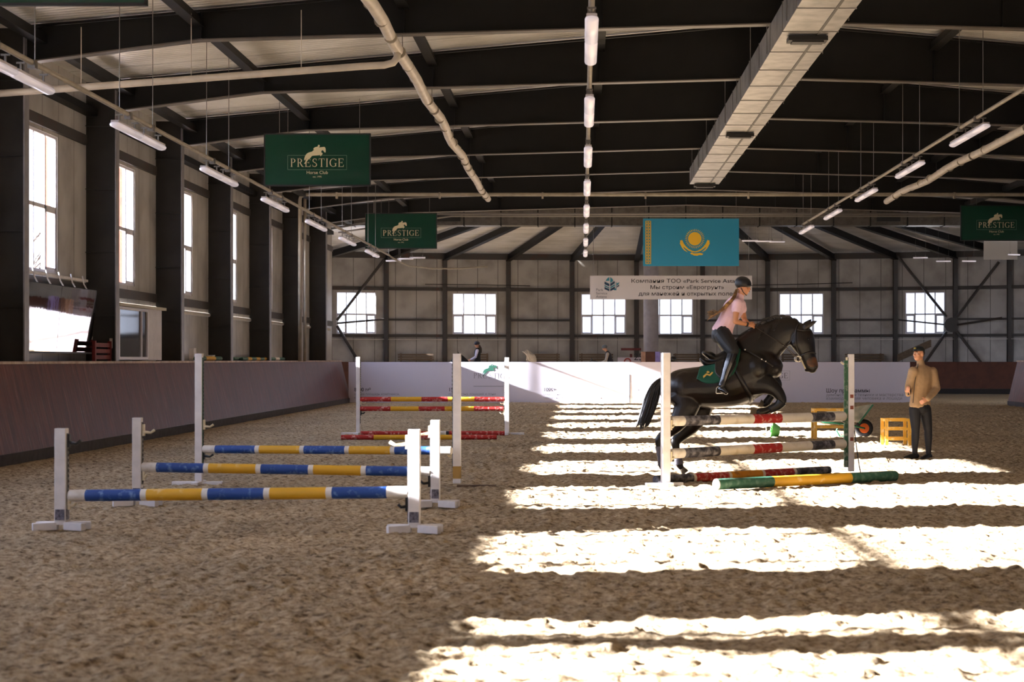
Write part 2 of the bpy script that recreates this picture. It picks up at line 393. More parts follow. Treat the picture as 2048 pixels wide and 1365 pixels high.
# outside: red oxide steel uprights that stand just beyond the windows
for i in range(6, 10):
    g = MB(); y = .7+6*(i-1)+5.5; g.box((X_WALL-.55, y, 3.6), (.12, .22, 7.2)); 
    o = g.build('outdoor_post', REDP); tag(o, 'red oxide steel post outside the %s tall side window in view' % ('first', 'second', 'third', 'fourth')[i-6], 'post', 'red posts outside the side windows')

# --- steel frames
def rafter_z(x):       # top surface of the rafters (absolute)
    return 1.65+6.77-.089*abs(x-XC)
def rafter_bottom(x):
    a = abs(x-XC); half = XC-X_IN
    kn = half-2.9
    if a <= kn: return 1.65+5.66-.028*a
    return 1.65+5.66-.028*kn-(a-kn)*.13
ordinal = ['first', 'second', 'third', 'fourth', 'fifth', 'sixth', 'seventh', 'eighth', 'ninth', 'tenth', 'eleventh', 'twelfth', 'thirteenth', 'fourteenth']
for i, y in enumerate(FR):
    for side in (-1, 1):
        if side > 0 and y < 24: continue
        xi, xw = (X_IN, X_WALL+.02) if side < 0 else (XR_IN, XR_WALL-.02)
        zt = rafter_z(xi)-.02
        n_in = i-6
        if y < 30 and side < 0: lab = 'dark steel column on the window side, standing nearer than the frame view'; grp = 'columns on the window side'
        if side < 0:
            lab = ('dark steel column on the window wall, %s counted from the nearest in view' % ordinal[n_in]) if n_in >= 0 else 'dark steel column on the window wall nearer than the view begins'
            grp = 'columns along the window wall'
        else: lab = 'dark steel column along the wall opposite the tall windows'; grp = 'columns along the opposite wall'
        c = thing('steel_column', lab, 'column', ((xi+xw)/2, y, 0), group=grp)
        w = MB(); w.box(((xi+xw)/2, y, zt/2), (abs(xi-xw)-.02, .02, zt))
        for kz in range(1, 6): w.box(((xi+xw)/2, y, kz*1.27), (abs(xi-xw)-.03, .14, .016))
        w.build('web', COLM, c)
        for x_ in (xi, xw):
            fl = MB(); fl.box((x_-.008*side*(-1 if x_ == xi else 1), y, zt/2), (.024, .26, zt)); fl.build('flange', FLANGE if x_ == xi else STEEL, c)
    if y < 24: continue
    lab = ('dark steel roof beam across the hall, %s counted from the nearest in view' % ordinal[n_in]) if n_in >= 0 else 'dark steel roof beam nearer than the view begins'
    r = thing('roof_rafter', lab, 'roof beam', (XC, y, rafter_bottom(XC)), group='roof beams across the hall')
    xs = [X_IN+.01, X_IN+2.9, -3.0, .35, XC, 7.25, 10.6, XR_IN-2.9, XR_IN-.01]
    w = MB(); n = len(xs)
    vs = [(x, y+s_*.01, rafter_bottom(x)+.02) for s_ in (-1, 1) for x in xs]+[(x, y+s_*.01, rafter_z(x)-.02) for s_ in (-1, 1) for x in xs]
    fs = []
    for j in range(n-1):
        fs += [(j, j+1, 2*n+j+1, 2*n+j), (n+j+1, n+j, 3*n+j, 3*n+j+1)]
    w.add(vs, fs)
    for x in (-6.4, -3.0, .35, 3.79, 7.05, 10.6, 14.0): w.box((x, y-.06, (rafter_bottom(x)+rafter_z(x))/2), (.014, .1, rafter_z(x)-rafter_bottom(x)-.05))
    w.build('web', STEEL, r)
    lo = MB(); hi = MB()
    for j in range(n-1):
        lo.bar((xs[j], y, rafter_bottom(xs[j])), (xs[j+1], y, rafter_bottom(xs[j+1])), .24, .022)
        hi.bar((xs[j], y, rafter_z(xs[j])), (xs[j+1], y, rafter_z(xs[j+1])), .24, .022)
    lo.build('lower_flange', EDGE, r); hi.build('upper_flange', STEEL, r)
strut0 = None
for bi, y in enumerate([f_ for f_ in FR[:-1] if f_ > 24]):
    for xi_, x in enumerate((-6.45, -3.0, .35, 7.05, 10.5, 14.0)):
        if strut0 is None:
            g = MB(); g.box((0, 0, -.1), (.1, 5.94, .16)); g.box((0, 0, -.185), (.19, 5.94, .015)); c = strut0 = g.build('roof_strut', STEEL, None)
        else: c = strut0.copy(); COL.objects.link(c)
        c.location = (x, y+3, rafter_z(x)-.27)
        tag(c, 'dark steel roof strut in the %s bay from the camera, %s from the window wall' % (ordinal[bi], ordinal[xi_]), 'roof strut', 'struts between the roof beams')
# eave beams
g = MB(); g.box((X_IN+.25, 33, rafter_bottom(X_IN)+.4), (.2, 77, .16)); g.box((X_WALL+.2, 33, 6.62), (.3, 77, .14)); struct('trim_4', g, STEEL)
g = MB(); g.box((XR_IN-.35, 33, rafter_bottom(XR_IN)+.28), (.3, 77, .24)); struct('trim_5', g, STEEL)
# --- roof sheets
g = MB(); T = .12
for (xa, xb) in ((X_WALL-.6, XC), (XC, XR_WALL+.6)):
    za, zb = rafter_z(xa)+.06, rafter_z(xb)+.06
    y0, y1 = -8, 79
    vs = [(xa, y0, za), (xb, y0, zb), (xb, y1, zb), (xa, y1, za), (xa, y0, za+T), (xb, y0, zb+T), (xb, y1, zb+T), (xa, y1, za+T)]
    g.add(vs, [(0,3,2,1),(4,5,6,7),(0,1,5,4),(1,2,6,5),(2,3,7,6),(3,0,4,7)])
ceil = struct('ceiling', g, ROOFP)
# --- far pavilion: gently curved end wall, columns, girts, windows, roof
def yw(X): return 50+math.sqrt(42**2-(X-2.9)**2)
def wall_x(px):
    X = (px-VX)*90/F
    for _ in range(8): X = (px-VX)*yw(X)/F
    return X
cpx = [655, 773, 890, 1017, 1144, 1273, 1405, 1535, 1667, 1790, 1910, 2018]
cx = [-15.0]+[wall_x(p) for p in cpx]+[24.5]
cp = [(x, yw(x)) for x in cx]
wins = {(673, 752), (905, 993), (1162, 1252), (1297, 1386), (1558, 1647), (1810, 1890)}
ZE = 6.9
mbe = MB()
for j in range(len(cp)-1):
    a, b = cp[j+1], cp[j]               # right to left so the thickness goes outwards
    a, b = cp[j], cp[j+1]
    L = math.dist(a, b); holes = []
    for w0, w1 in wins:
        if j > 0 and j < len(cp)-2 and cpx[j-1] <= w0 and w1 <= cpx[j]:
            u0 = (wall_x(w0)-a[0])/(b[0]-a[0])*L; u1 = (wall_x(w1)-a[0])/(b[0]-a[0])*L
            holes.append((u0, u1, 2.92, 4.98)); window(a, b, u0, u1, 2.92, 4.98, nv=4)
    wall_panel(mbe, a, b, 0, ZE, holes)
wall_panel(mbe, (-15, 72.8), cp[0], 0, ZE, [(1.5, 5.5, 2.92, 4.98), (7.5, 11.5, 2.92, 4.98)]); wall_panel(mbe, cp[-1], (24.5, 67), 0, ZE, [(2, 6, 2.92, 4.98), (9, 13, 2.92, 4.98)])
for u_ in (1.5, 7.5): window((-15, 72.8), cp[0], u_, u_+4, 2.92, 4.98, nv=5)  # unseen windows added so sun bounces up to the pavilion roof
for u_ in (2, 9): window(cp[-1], (24.5, 67), u_, u_+4, 2.92, 4.98, nv=5)  # opposite side: more unseen windows added to brighten the pavilion
wall_panel(mbe, (X_WALL, 72.7), (-15, 72.8), 0, ZE+1, [])
struct('wall_end', mbe, WALLX)
for i, (x, y) in enumerate(cp[1:-1]):
    g = MB(); g.box((x, y-.2, ZE/2), (.2, .04, ZE)); g.box((x, y-.06, ZE/2), (.24, .04, ZE)); g.box((x, y-.13, ZE/2), (.05, .14, ZE))
    o = g.build('wall_column', STEELW); tag(o, 'slim dark steel column of the far end wall, %s from the window-wall corner' % ordinal[i], 'column', 'columns of the far end wall')
g1 = MB(); g2 = MB(); g3 = MB(); g4 = MB()
for j in range(len(cp)-1):
    a, b = Vector((cp[j][0], cp[j][1]-.12, 0)), Vector((cp[j+1][0], cp[j+1][1]-.12, 0))
    for gg, z, h_ in ((g1, 5.16, .17), (g2, 3.63, .1), (g3, 2.84, .14), (g4, 2.66, .035)):
        if gg is g2 and any(cpx[j-1] <= w0 and w1 <= cpx[j] for w0, w1 in wins if 0 < j < len(cp)-2): continue
        gg.bar(a+Vector((0, 0, z)), b+Vector((0, 0, z)), .12, h_)
    g1.bar(a+Vector((0, -.05, ZE-.1)), b+Vector((0, -.05, ZE-.1)), .2, .3)
for i, gg in enumerate((g1, g2, g3, g4)): struct('trim_%d' % (6+i), gg, STEELW if i < 3 else PVC)
# pavilion roof: sloping panels between radial beams
HUB = Vector((2.9, 70, 9.6)); RB = MB
pts = [Vector((x, y, ZE+.05)) for x, y in [(-15, 74)]+cp+[(24.5, 70)]]
g = MB()
for j in range(len(pts)-1):
    a, b = pts[j], pts[j+1]; c, d = b.lerp(HUB, .72), a.lerp(HUB, .72); t = Vector((0, 0, .1))
    g.add([a, b, c, d, a+t, b+t, c+t, d+t], [(0,1,2,3),(7,6,5,4),(0,4,5,1),(1,5,6,2),(2,6,7,3),(3,7,4,0)])
ROOF2 = panel_material('pavilion_roof_panel', 'DEDAD6', 'BEB9B2', 1, 1.0, rough=.4)
g.build('ceiling_end', ROOF2)['kind'] = 'structure'
for i, (x, y) in enumerate(cp[1:-1]):
    a = Vector((x, y-.2, ZE-.15)); b = a.lerp(HUB-Vector((0, 0, .2)), .66); r = MB(); r.bar(a, b, .1, .3); r.bar(a-Vector((0, 0, .16)), b-Vector((0, 0, .16)), .26, .03)
    o = r.build('radial_beam', STEEL); tag(o, 'dark sloping roof beam of the far pavilion, %s from the window-wall corner' % ordinal[i], 'roof beam', 'sloping roof beams of the far pavilion')
# diagonal wall braces: image positions on the end wall
def brace(name, segs, lab, grp=None):
    b = MB(); 
    for (x0, y0, x1, y1, r) in segs:
        A, B = wall_x(x0), wall_x(x1)
        b.tube([P(x0, y0, yw(A)-.32), P(x1, y1, yw(B)-.32)], r)
    o = b.build(name, STEELW); return tag(o, lab, 'wall brace', grp)
brace('wall_brace', [(768, 520, 674, 641, .07)], 'long diagonal steel brace rising over the far wall window nearest the window-wall corner', 'diagonal braces')
brace('wall_brace', [(674, 647, 768, 639, .05)], 'thin nearly level steel brace crossing the corner window of the far wall', 'diagonal braces')
brace('wall_brace', [(674, 652, 716, 722, .07)], 'short diagonal steel brace running down below the corner window of the far wall', 'diagonal braces')
brace('wall_brace', [(1795, 512, 1893, 634, .07)], 'diagonal steel brace falling across the last far wall window to a round gusset', 'diagonal braces')
brace('wall_brace', [(1797, 640, 1892, 650, .04)], 'thin nearly level brace crossing the last far wall window', 'diagonal braces')
brace('wall_brace', [(1893, 664, 1850, 726, .07)], 'diagonal steel brace falling from the round gusset behind the coach', 'diagonal braces')
brace('wall_brace', [(1914, 634, 1998, 524, .07)], 'diagonal steel brace rising from the round gusset towards the white board', 'diagonal braces')
brace('wall_brace', [(1914, 650, 2004, 636, .05)], 'nearly level brace leaving the round gusset away from the windows', 'diagonal braces')
brace('wall_brace', [(1914, 664, 1962, 726, .07)], 'diagonal steel brace falling from the round gusset onto the brown kick wall', 'diagonal braces')
g = MB(); c = P(1903, 650, yw(wall_x(1903))-.34); g.tube([c, c+Vector((0, .06, 0))], [(.36, .36), (.36, .36)], n=10)
tag(g.build('gusset_plate', STEELW), 'round steel gusset plate joining six braces on the far wall', 'gusset plate')
# central pillar of the pavilion
g = MB(); X, Yp = (1302-VX)*80/F, 80.0; g.tube([(X, Yp, 0), (X, Yp, 8.7)], .33, n=24)
tag(g.build('round_pillar', mat('pillar_grey', '8F8A92', .5, var=.15), smooth=False), 'thick round grey pillar standing behind the white sponsor banner', 'pillar')
for p_ in bpy.data.objects['round_pillar'].data.polygons: p_.use_smooth = len(p_.vertices) == 4
# --- transverse ventilation duct at the end of the hall
dct = thing('ventilation_duct', 'long dark square air duct running across the far end of the hall', 'air duct', (3.8, 72, 6.9))
g = MB(); g.box((3.8, 72, 7.33), (27.4, .8, .8))
g.build('duct_body', mat('duct_dark', '6A6560', .35, metal=.7, var=.3, bump=.2, bscale=3), dct)
g = MB()
for x in np.arange(-9, 17, 1.45): g = MB(); g.box((x, 72, 7.33), (.05, .84, .84)); g.build('duct_seam', STEEL, dct)
for px in (898, 1777):
    g = MB(); c = P(px, 434, 71.55); g.box(c, (.92, .06, .36)); 
    for k in range(6): g.box(c+Vector((0, -.03, -.13+k*.05)), (.9, .02, .012))
    g.build('grille', BLACK, dct)
# --- ridge duct
rd = thing('ridge_duct', 'big silver square air duct hanging along the ridge of the roof', 'air duct', (3.57, 30, 6.8))
g = MB(); g.box((3.57, 27.2, 7.03), (.86, 52.6, .46)); g.build('duct_body', GALV, rd)
g = MB()
for y in np.arange(2, 53, 1.9): g = MB(); g.box((3.57, y, 7.03), (.885, .03, .485)); g.build('joint_band', mat('duct_seam_metal', '8E8B88', .4, metal=.7), rd)
g = MB(); g.box((3.72, 27.2, 6.795), (.04, 52.4, .02)); g.build('seam_strip', mat('duct_seam_dark', '4A4743', .5), rd)
for y in (16.6, 29.0, 41.4, 53.3):
    g = MB(); g.box((3.57, y, 6.74), (.62, .34, .07)); g.box((3.57, y, 6.7), (.5, .26, .04)); g.build('air_outlet', mat('outlet_dark', '2E2B29', .5, metal=.4), rd)
g = MB()
for y in np.arange(6.7, 53, 3):
    for x in (3.1, 4.04): g.tube([(x, y, 6.8), (x, y, 8.3)], .008, n=5)
g.build('hanger_rod', GREY, rd)
# --- pipes
pv = thing('ceiling_pipe', 'thick white plastic pipe under the roof on the window side of the lamps', 'pipe', (-3.03, 40, 6.75))
g = MB(); g.tube([(-3.03+.03*math.sin(y), y, 6.75+.03*math.sin(y*.7)) for y in np.linspace(4, 58, 40)], .095, n=12); g.build('pipe_run', PVC, pv, smooth=True)
g = MB()
for y in np.arange(5, 58, 1.4): g.tube([(-3.03, y, 6.75), (-3.03, y+.05, 6.75)], .104, n=12)
g.build('collar', PIPEB, pv, smooth=False)
g = MB()
for y in np.arange(6.7, 58, 6): g.tube([(-3.03, y, 6.7), (-3.03, y, rafter_bottom(-3))], .008, n=5)
g.build('hanger_rod', GREY, pv)
pv2 = thing('ceiling_pipe', 'thick white plastic pipe under the roof beyond the ridge duct', 'pipe', (9.75, 40, 6.75))
g = MB(); g.tube([(9.75+.03*math.sin(y), y, 6.75+.03*math.sin(y*.7)) for y in np.linspace(4, 58.7, 40)], .095, n=12); g.build('pipe_run', PVC, pv2, smooth=True)
g = MB()
for y in np.arange(5, 58, 1.4): g.tube([(9.75, y, 6.75), (9.75, y+.05, 6.75)], .104, n=12)
g.build('collar', PIPEB, pv2)
g = MB(); c = P(790, 95, 29.9)
g.tube([(-3.03, 29.9, 6.68), (-3.04, 29.9, 6.6), (-3.1, 29.9, 6.52), (-3.25, 29.9, 6.48)]+[(x, 29.85, 6.48+(x+3.25)*.075) for x in np.linspace(-3.6, -9.9, 8)], .06, n=10)
for x in (-4.6, -6.4, -8.2): g.tube([(x, 29.85, 6.45+(x+3.25)*.075), (x, 29.85, rafter_bottom(x)+.3)], .007, n=5)
tag(g.build('branch_pipe', PVC, smooth=True), 'white drain pipe crossing sideways from the thick pipe to the window wall', 'pipe')
g = MB(); g.tube([(-9.2, 59.4, 1.6), (-9.2, 59.4, 6.85), (-9.17, 59.4, 6.97), (-9.05, 59.4, 7.03)]+[(x, 59.4, 7.03) for x in np.linspace(-8.8, 16.5, 12)], .06, n=10)
for x in np.arange(-8, 16, 3.35): g.box((x, 59.4, 7.0), (.06, .16, .2))
tag(g.build('heating_pipe', PIPEB, smooth=True), 'beige pipe crossing the far end of the hall and dropping at the window wall', 'pipe')
g = MB(); g.tube([(-9.05, 59.5, 1.6), (-9.05, 59.5, 6.9)], .05, n=8)
tag(g.build('riser_pipe', PIPEB, smooth=True), 'thin beige riser pipe beside the crossing pipe bend', 'pipe')
g = MB(); g.tube([(x, 67.5, 7.05) for x in np.linspace(-6, 16.5, 8)], .04, n=8); g.tube([(-6, 67.5, 7.05), (-9.3, 67.5, 6.5)], .04, n=8)
g.tube([(x, 69.5, 7.12) for x in np.linspace(-5, 16.5, 8)], .03, n=8); g.tube([(-5, 69.5, 7.12), (-9.3, 69.5, 6.5)], .03, n=8)
tag(g.build('tie_cable', GREY), 'pair of thin grey rods crossing in front of the far air duct', 'rod')
# --- lamps
LAMPM = mat('lamp_diffuser', 'E6DFE8', .25, emit=.08); LAMPB = mat('lamp_housing', 'BDB6BC', .4)  # weak glow stands in for sunlit sand reflected in the unlit diffusers
def lamp(loc, lab, grp, rz=0.0, scale=1.0):
    t = thing('tube_lamp', lab, 'ceiling lamp', loc, rz, grp)
    g = MB(); g.tube([(0, -.72, 0), (0, -.69, 0), (0, .69, 0), (0, .72, 0)], [(.02, .04), (.045, .075), (.045, .075), (.02, .04)], n=12, side=(0, 0, 1)); 
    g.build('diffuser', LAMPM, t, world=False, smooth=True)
    g = MB(); g.box((0, 0, .045), (.115, 1.4, .035)); g.build('housing', LAMPB, t, world=False, bevel=.008)
    for y in (-.45, .45): g = MB(); g.box((0, y, .11), (.02, .03, .12)); g.box((0, y, .165), (.1, .03, .02)); g.build('bracket', GREY, t, world=False)
    return t
def rail(x, z, y0, y1, nm, lab, r=.035, wires=True, offx=0):
    t = thing('lamp_rail', lab, 'lamp rail', (x, (y0+y1)/2, z)); g = MB(); g.tube([(x, y, z) for y in np.linspace(y0, y1, 20)], r, n=8); g.build('rail_pipe', PIPEB, t, smooth=True)
    w = MB()
    for k in range(9):
        for dy in (.3, 2.3):
            y = 13.6+6*k-3+dy+3
            if y0 < y < y1 and not (x < -6 and 36 < y < 41.5): w.tube([(x, y, z), (x, y, rafter_z(x)+.04)], .006, n=4)
    w.build('hanger_wire', GREY, t)
    for k in range(9):
        for dy in (.8, 2.2):
            y = 13.6+6*k+dy
            if y0 < y < y1: c = MB(); c.box((x, y, z-.02), (.09, .12, .1)); c.build('clamp', GREY, t)
    return t
rail(-6.57, 5.2, 9, 62, 0, 'long beige lamp rail running along the window side under the roof')
rail(.1, 5.56, 9, 64, 0, 'long lamp rail running down the middle of the hall')
rail(7.0, 5.95, 9, 58, 0, 'long beige lamp rail beyond the ridge duct')
l0 = None
rows = ((-6.57, 5.2, 'window side rail', 'lamps of the window side row', 1, 7), (.1, 5.56, 'middle rail', 'lamps of the middle row', 1, 8),
        (7.0, 5.95, 'rail beyond the ridge duct', 'lamps of the row beyond the ridge duct', 2, 7))
for X, Z, nm, grp, k0, k1 in rows:
    for k in range(k0, k1+1):
        for dy, wh in ((.73, 'nearer'), (2.2, 'farther')):
            lab = 'white tube lamp, %s of the %s pair under the %s' % (wh, ordinal[k-k0], nm)
            pos = (X, 13.6+6*k+dy, Z-.24)
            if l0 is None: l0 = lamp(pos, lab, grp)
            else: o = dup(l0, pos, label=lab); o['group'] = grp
rr = thing('lamp_rail', 'curved beige lamp rail at the far end with small lamps below', 'lamp rail', (-5, 66, 5.0)); g = MB()
g.tube([(-6.57, 62, 5.2), (-6.55, 64, 5.15), (-6.3, 66, 5.05), (-5.6, 68, 5.05), (-4.7, 69, 5.1), (-3.6, 69.4, 5.2)], .03, n=8); g.build('rail_pipe', PIPEB, rr, smooth=True)
for px, py, rz, Y, w_ in ((748, 510, .1, 64.6, 'just below the farther green banner, nearest the window wall'), (787, 522, 1.3, 68, 'first of three below the farther green banner'), (811, 518, 1.45, 69, 'middle of three below the farther green banner'), (835, 516, 1.5, 69.3, 'last of three below the farther green banner'),
        (1500, 482, 1.5, 69, 'close beside the blue flag'), (1527, 483, 1.45, 69, 'second from the blue flag'), (1554, 484, 1.7, 69, 'third from the blue flag'), (1841, 516, 1.45, 76, 'first of four in the dark pavilion side'), (1887, 523, 1.45, 76, 'second of four in the dark pavilion side'), (1938, 523, 1.7, 76, 'third of four in the dark pavilion side'), (2028, 510, 2.0, 76, 'under the green banner at the frame edge')):
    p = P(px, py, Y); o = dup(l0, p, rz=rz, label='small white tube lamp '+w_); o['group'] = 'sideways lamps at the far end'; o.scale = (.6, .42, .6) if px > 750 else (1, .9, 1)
    for dy in (-.5, .5):
        wi = MB(); wi.tube([(0, dy, .06), (0, dy, (8.35 if Y > 70 else rafter_z(p.x)+.03)/o.scale[2]-p.z/o.scale[2])], .008, n=4); wi.build('hanger_wire', GREY, o, world=False)
# --- kick walls
def kickwall(name, sgn, xb, y0, y1):
    t = thing(name, 'x', 'y', (xb, (y0+y1)/2, 0)); 
    for k in ('label', 'category'): del t[k]
    t['kind'] = 'structure'
    s = sgn; g = MB(); prof = [(xb-.0*s, .17), (xb-.34*s, 1.6), (xb-.39*s, 1.6), (xb-.05*s, .17)]
    g.rings([[(x, y, z) for x, z in (prof if s > 0 else prof[::-1])] for y in (y0, y1)]); g.build('kick_board', KICK, t)
    g = MB(); g.box((xb-.06*s, (y0+y1)/2, .085), (.16, y1-y0, .19)); g.build('plinth', mat('plinth_grey', '4A4648', .8, var=.3), t)
    g = MB(); g.box((xb-.62*s, (y0+y1)/2, 1.6), (.62, y1-y0+.02, .045)); g.build('cap_ledge', mat('ledge_wood', 'A08068', .5, col2='C2AA94', vscale=5, var=.3), t)
    return t
kickwall('wall_kickboard_left', 1, -8.95, -6, 70.3)
kickwall('wall_kickboard_right', -1, 15.15, -6, 65)
g = MB(); g.box((-9.9, 32, .75), (.36, 76, 1.5)); struct('wall_plinth_left', g, mat('dark_void', '2A2624', .8))
ek = MB()
for j in range(len(cp)-1):
    a, b = Vector((cp[j][0], cp[j][1]-.75, 0)), Vector((cp[j+1][0], cp[j+1][1]-.75, 0)); t = Vector((0, .35, 0)); u = Vector((0, 0, 1))
    ek.add([a+u*.25, b+u*.25, b+t+u*1.55, a+t+u*1.55, a+t+u*.25, b+t+u*.25], [(0, 1, 2, 3), (5, 4, 3, 2), (0, 4, 5, 1), (0, 3, 4), (1, 5, 2)])
struct('wall_kickboard_end', ek, mat('kick_brown', '5E2F1D', .5, var=.3, vscale=3))
eb = MB()
for j in range(len(cp)-1):
    a, b = Vector((cp[j][0], cp[j][1]-.7, .12)), Vector((cp[j+1][0], cp[j+1][1]-.7, .12)); eb.bar(a, b, .2, .25)
struct('baseboard_end', eb, mat('plinth_dark', '2B2726', .8))

# ================================================================ JUMPS
BLUE = worn('paint_blue', '17438A', '6F8CBC', 14, .55, .72); YEL = worn('paint_yellow', 'D9A320', 'E6C88A', 10, .6, .78)
WHT = worn('paint_white', 'DDD6CC', 'C2B6A4', 7, .5, .75); RED = worn('paint_red', 'A8201C', 'D9A8A0', 16, .52, .7)
BLK = worn('paint_black', '2B2A33', '8A8890', 12, .45, .68); ORG = worn('paint_orange', 'C98A1E', '8A5A20', 10, .5, .75); GRN = worn('paint_green', '2E5E48', '6C8A7A', 12, .5, .75)
PM = [BLUE, YEL, WHT, RED, BLK, ORG, GRN]; PI_ = dict(b=0, y=1, w=2, r=3, k=4, o=5, g=6)
def pole(p0, p1, r, pat, lab, grp=None):
    """pat: list of (colour letter, length weight)"""
    p0, p1 = Vector(p0), Vector(p1); g = MB(); tot = sum(w for _, w in pat); s = 0; n = 16
    d = (p1-p0).normalized(); a = Vector((0, 0, 1)); b = d.cross(a).normalized(); a = b.cross(d)
    ring = lambda t, rr=r: [p0.lerp(p1, t)+a*rr*math.cos(2*PI*k/n)+b*rr*math.sin(2*PI*k/n) for k in range(n)]
    for i, (c, w) in enumerate(pat):
        g.m = PI_[c]; t0, t1 = s/tot, (s+w)/tot; s += w; R = [ring(t0), ring(t1)]
        g.rings(R, close=False)
        if i == 0: g.rings([ring(t0), ring(t0-.004, r*.75)], close=False); g.add(ring(t0-.004, r*.75), [tuple(range(n))])
        if i == len(pat)-1: g.rings([ring(t1), ring(t1+.004, r*.75)], close=False); g.add(ring(t1+.004, r*.75), [tuple(range(n))])
    o = g.build('jump_pole', PM, smooth=True); return tag(o, lab, 'pole', grp)
HOLE = mat('track_dark', '2C2A2C', .6, metal=.3)
GTRK = mat('track_green', '1F4A3A', .6, var=.3)
def standard(x, y, h, side, lab, w=.11, foot=.26, cups=(), trackm=None, rz=0.0, foot_style='cross', baseband=False, tint=WHITEP):
    """side: +1 when the poles are at +x of the post, -1 otherwise"""
    t = thing('jump_standard', lab, 'jump standard', (x, y, 0), rz, 'jump standards')
    g = MB(); g.box((0, 0, h/2+.03), (w, w, h-.06)); g.box((0, 0, h-.012), (w*.92, w*.92, .024)); g.build('post', tint, t, world=False, bevel=.006)
    g = MB(); g.box((side*(w/2+.004), 0, h/2+.1), (.012, .05, h-.3))
    g.build('track', trackm or GREY, t, world=False)
    g = MB()
    for z in np.arange(.28, h-.06, .05): g.box((side*(w/2+.012), 0, z), (.006, .02, .026))
    o = g.build('key_hole', HOLE, t, world=False); o['kind'] = 'stuff'
    if foot_style == 'cross':
        for i, a in enumerate((.35, PI-.35+.0, PI+.45, -.45)):
            g = MB(); d = Vector((math.cos(a), math.sin(a), 0)); g.bar(d*.05+Vector((0, 0, .05)), d*foot*1.05+Vector((0, 0, .045)), .07, .075); g.build('foot', tint, t, world=False, bevel=.006)
        g = MB(); g.box((0, -w/2-.004, .16), (w*.8, .008, .1)); g.box((side*(w/2+.004), 0, .16), (.008, w*.8, .1)); g.build('fixing_plate', mat('plate_grey', '8C8894', .4, metal=.5, col2='4A4650', vscale=30), t, world=False)
    elif foot_style == 'flat':
        g = MB(); g.box((-.02, 0, .03), (foot*2, .09, .05)); g.build('foot', tint, t, world=False, bevel=.006)
        g = MB(); g.box((0, -.02, .035), (.09, foot*1.7, .05)); g.build('foot', tint, t, world=False, bevel=.006)
    if baseband:
        g = MB(); g.box((0, 0, .2), (w*1.03, w*1.03, .16)); g.build('bare_wood_band', mat('bare_wood', 'B08C4C', .7, var=.4), t, world=False)
        g = MB(); g.box((.25, .05, .02), (.5, .12, .03)); g.build('foot', mat('buried_wood', '6E5844', .8, var=.3), t, world=False)
    for z, m, ln in cups:
        g = MB(); s = side
        g.box((s*(w/2+.02), 0, z), (.02, .06, .13)); g.build('pole_cup', m, t, world=False)
        g = MB(); pts = [(s*(w/2+.02), 0, z-.02), (s*(w/2+ln*.7), 0, z-.03), (s*(w/2+ln), 0, z+.0)]; g.tube(pts, [(.018, .035), (.014, .035), (.016, .03)], n=8, side=(0, 0, 1)); g.build('cup_tongue', m, t, world=False, smooth=True)
    return t
CUPW = mat('cup_cream', 'DCCFB0', .45); CUPK = BLACK; CUPO = mat('cup_orange', 'D0642A', .5)
def gx(px, Y): return (px-VX)*Y/F
# three blue and yellow jumps
standard(gx(123, 17.6), 17.6, .99, 1, 'short white jump standard with a black cup near its top, nearest the kick wall', cups=((.87, CUPK, .13), (.27, CUPW, .08)))
standard(gx(829, 17.3), 17.3, .99, -1, 'short white jump standard in front of the trio, bright in the sun, orange-tipped cup below', cups=((.87, CUPW, .18), (.28, CUPK, .1)))
standard(gx(275, 20.5), 20.5, 1.0, 1, 'short white jump standard holding the middle blue pole on the kick wall side', w=.1, cups=((.86, CUPW, .14), (.36, CUPW, .05)))
standard(gx(871, 20.3), 20.3, .98, -1, 'short white jump standard behind the sunlit front one, black cup under the middle pole', w=.1, cups=((.85, CUPW, .16), (.3, CUPK, .12)))
standard(gx(398, 23.9), 23.9, 1.73, 1, 'tall white jump standard with a green-edged track holding the rearmost blue pole', w=.095, cups=((.8, CUPW, .14), (.41, CUPK, .14)), trackm=GTRK, foot_style='flat', foot=.33)
standard(gx(914, 23.5), 23.5, 1.73, -1, 'tall plain white jump standard with a bare wood band at its foot', w=.1, cups=((.44, CUPW, .08),), foot_style='none', baseband=True)
BY = lambda f: [('w', .9), ('b', 3), ('w', .32), ('y', 3), ('w', .32), ('b', 3), ('w', .32), ('y', 3), ('w', .32), ('b', 2.9), ('w', 1.1)]
pole(P(140, 992, 17.6), P(816, 985, 17.3), .057, BY(0), 'blue, yellow and white striped pole, lowest and nearest of the trio', 'blue and yellow striped poles')
pole(P(286, 935, 20.5), P(860, 944, 20.3), .055, BY(0), 'blue, yellow and white striped pole in the middle jump of the trio', 'blue and yellow striped poles')
pole(P(408, 899, 23.9), P(902, 902, 23.2), .053, BY(0), 'blue, yellow and white striped pole on the tall white standards', 'blue and yellow striped poles')
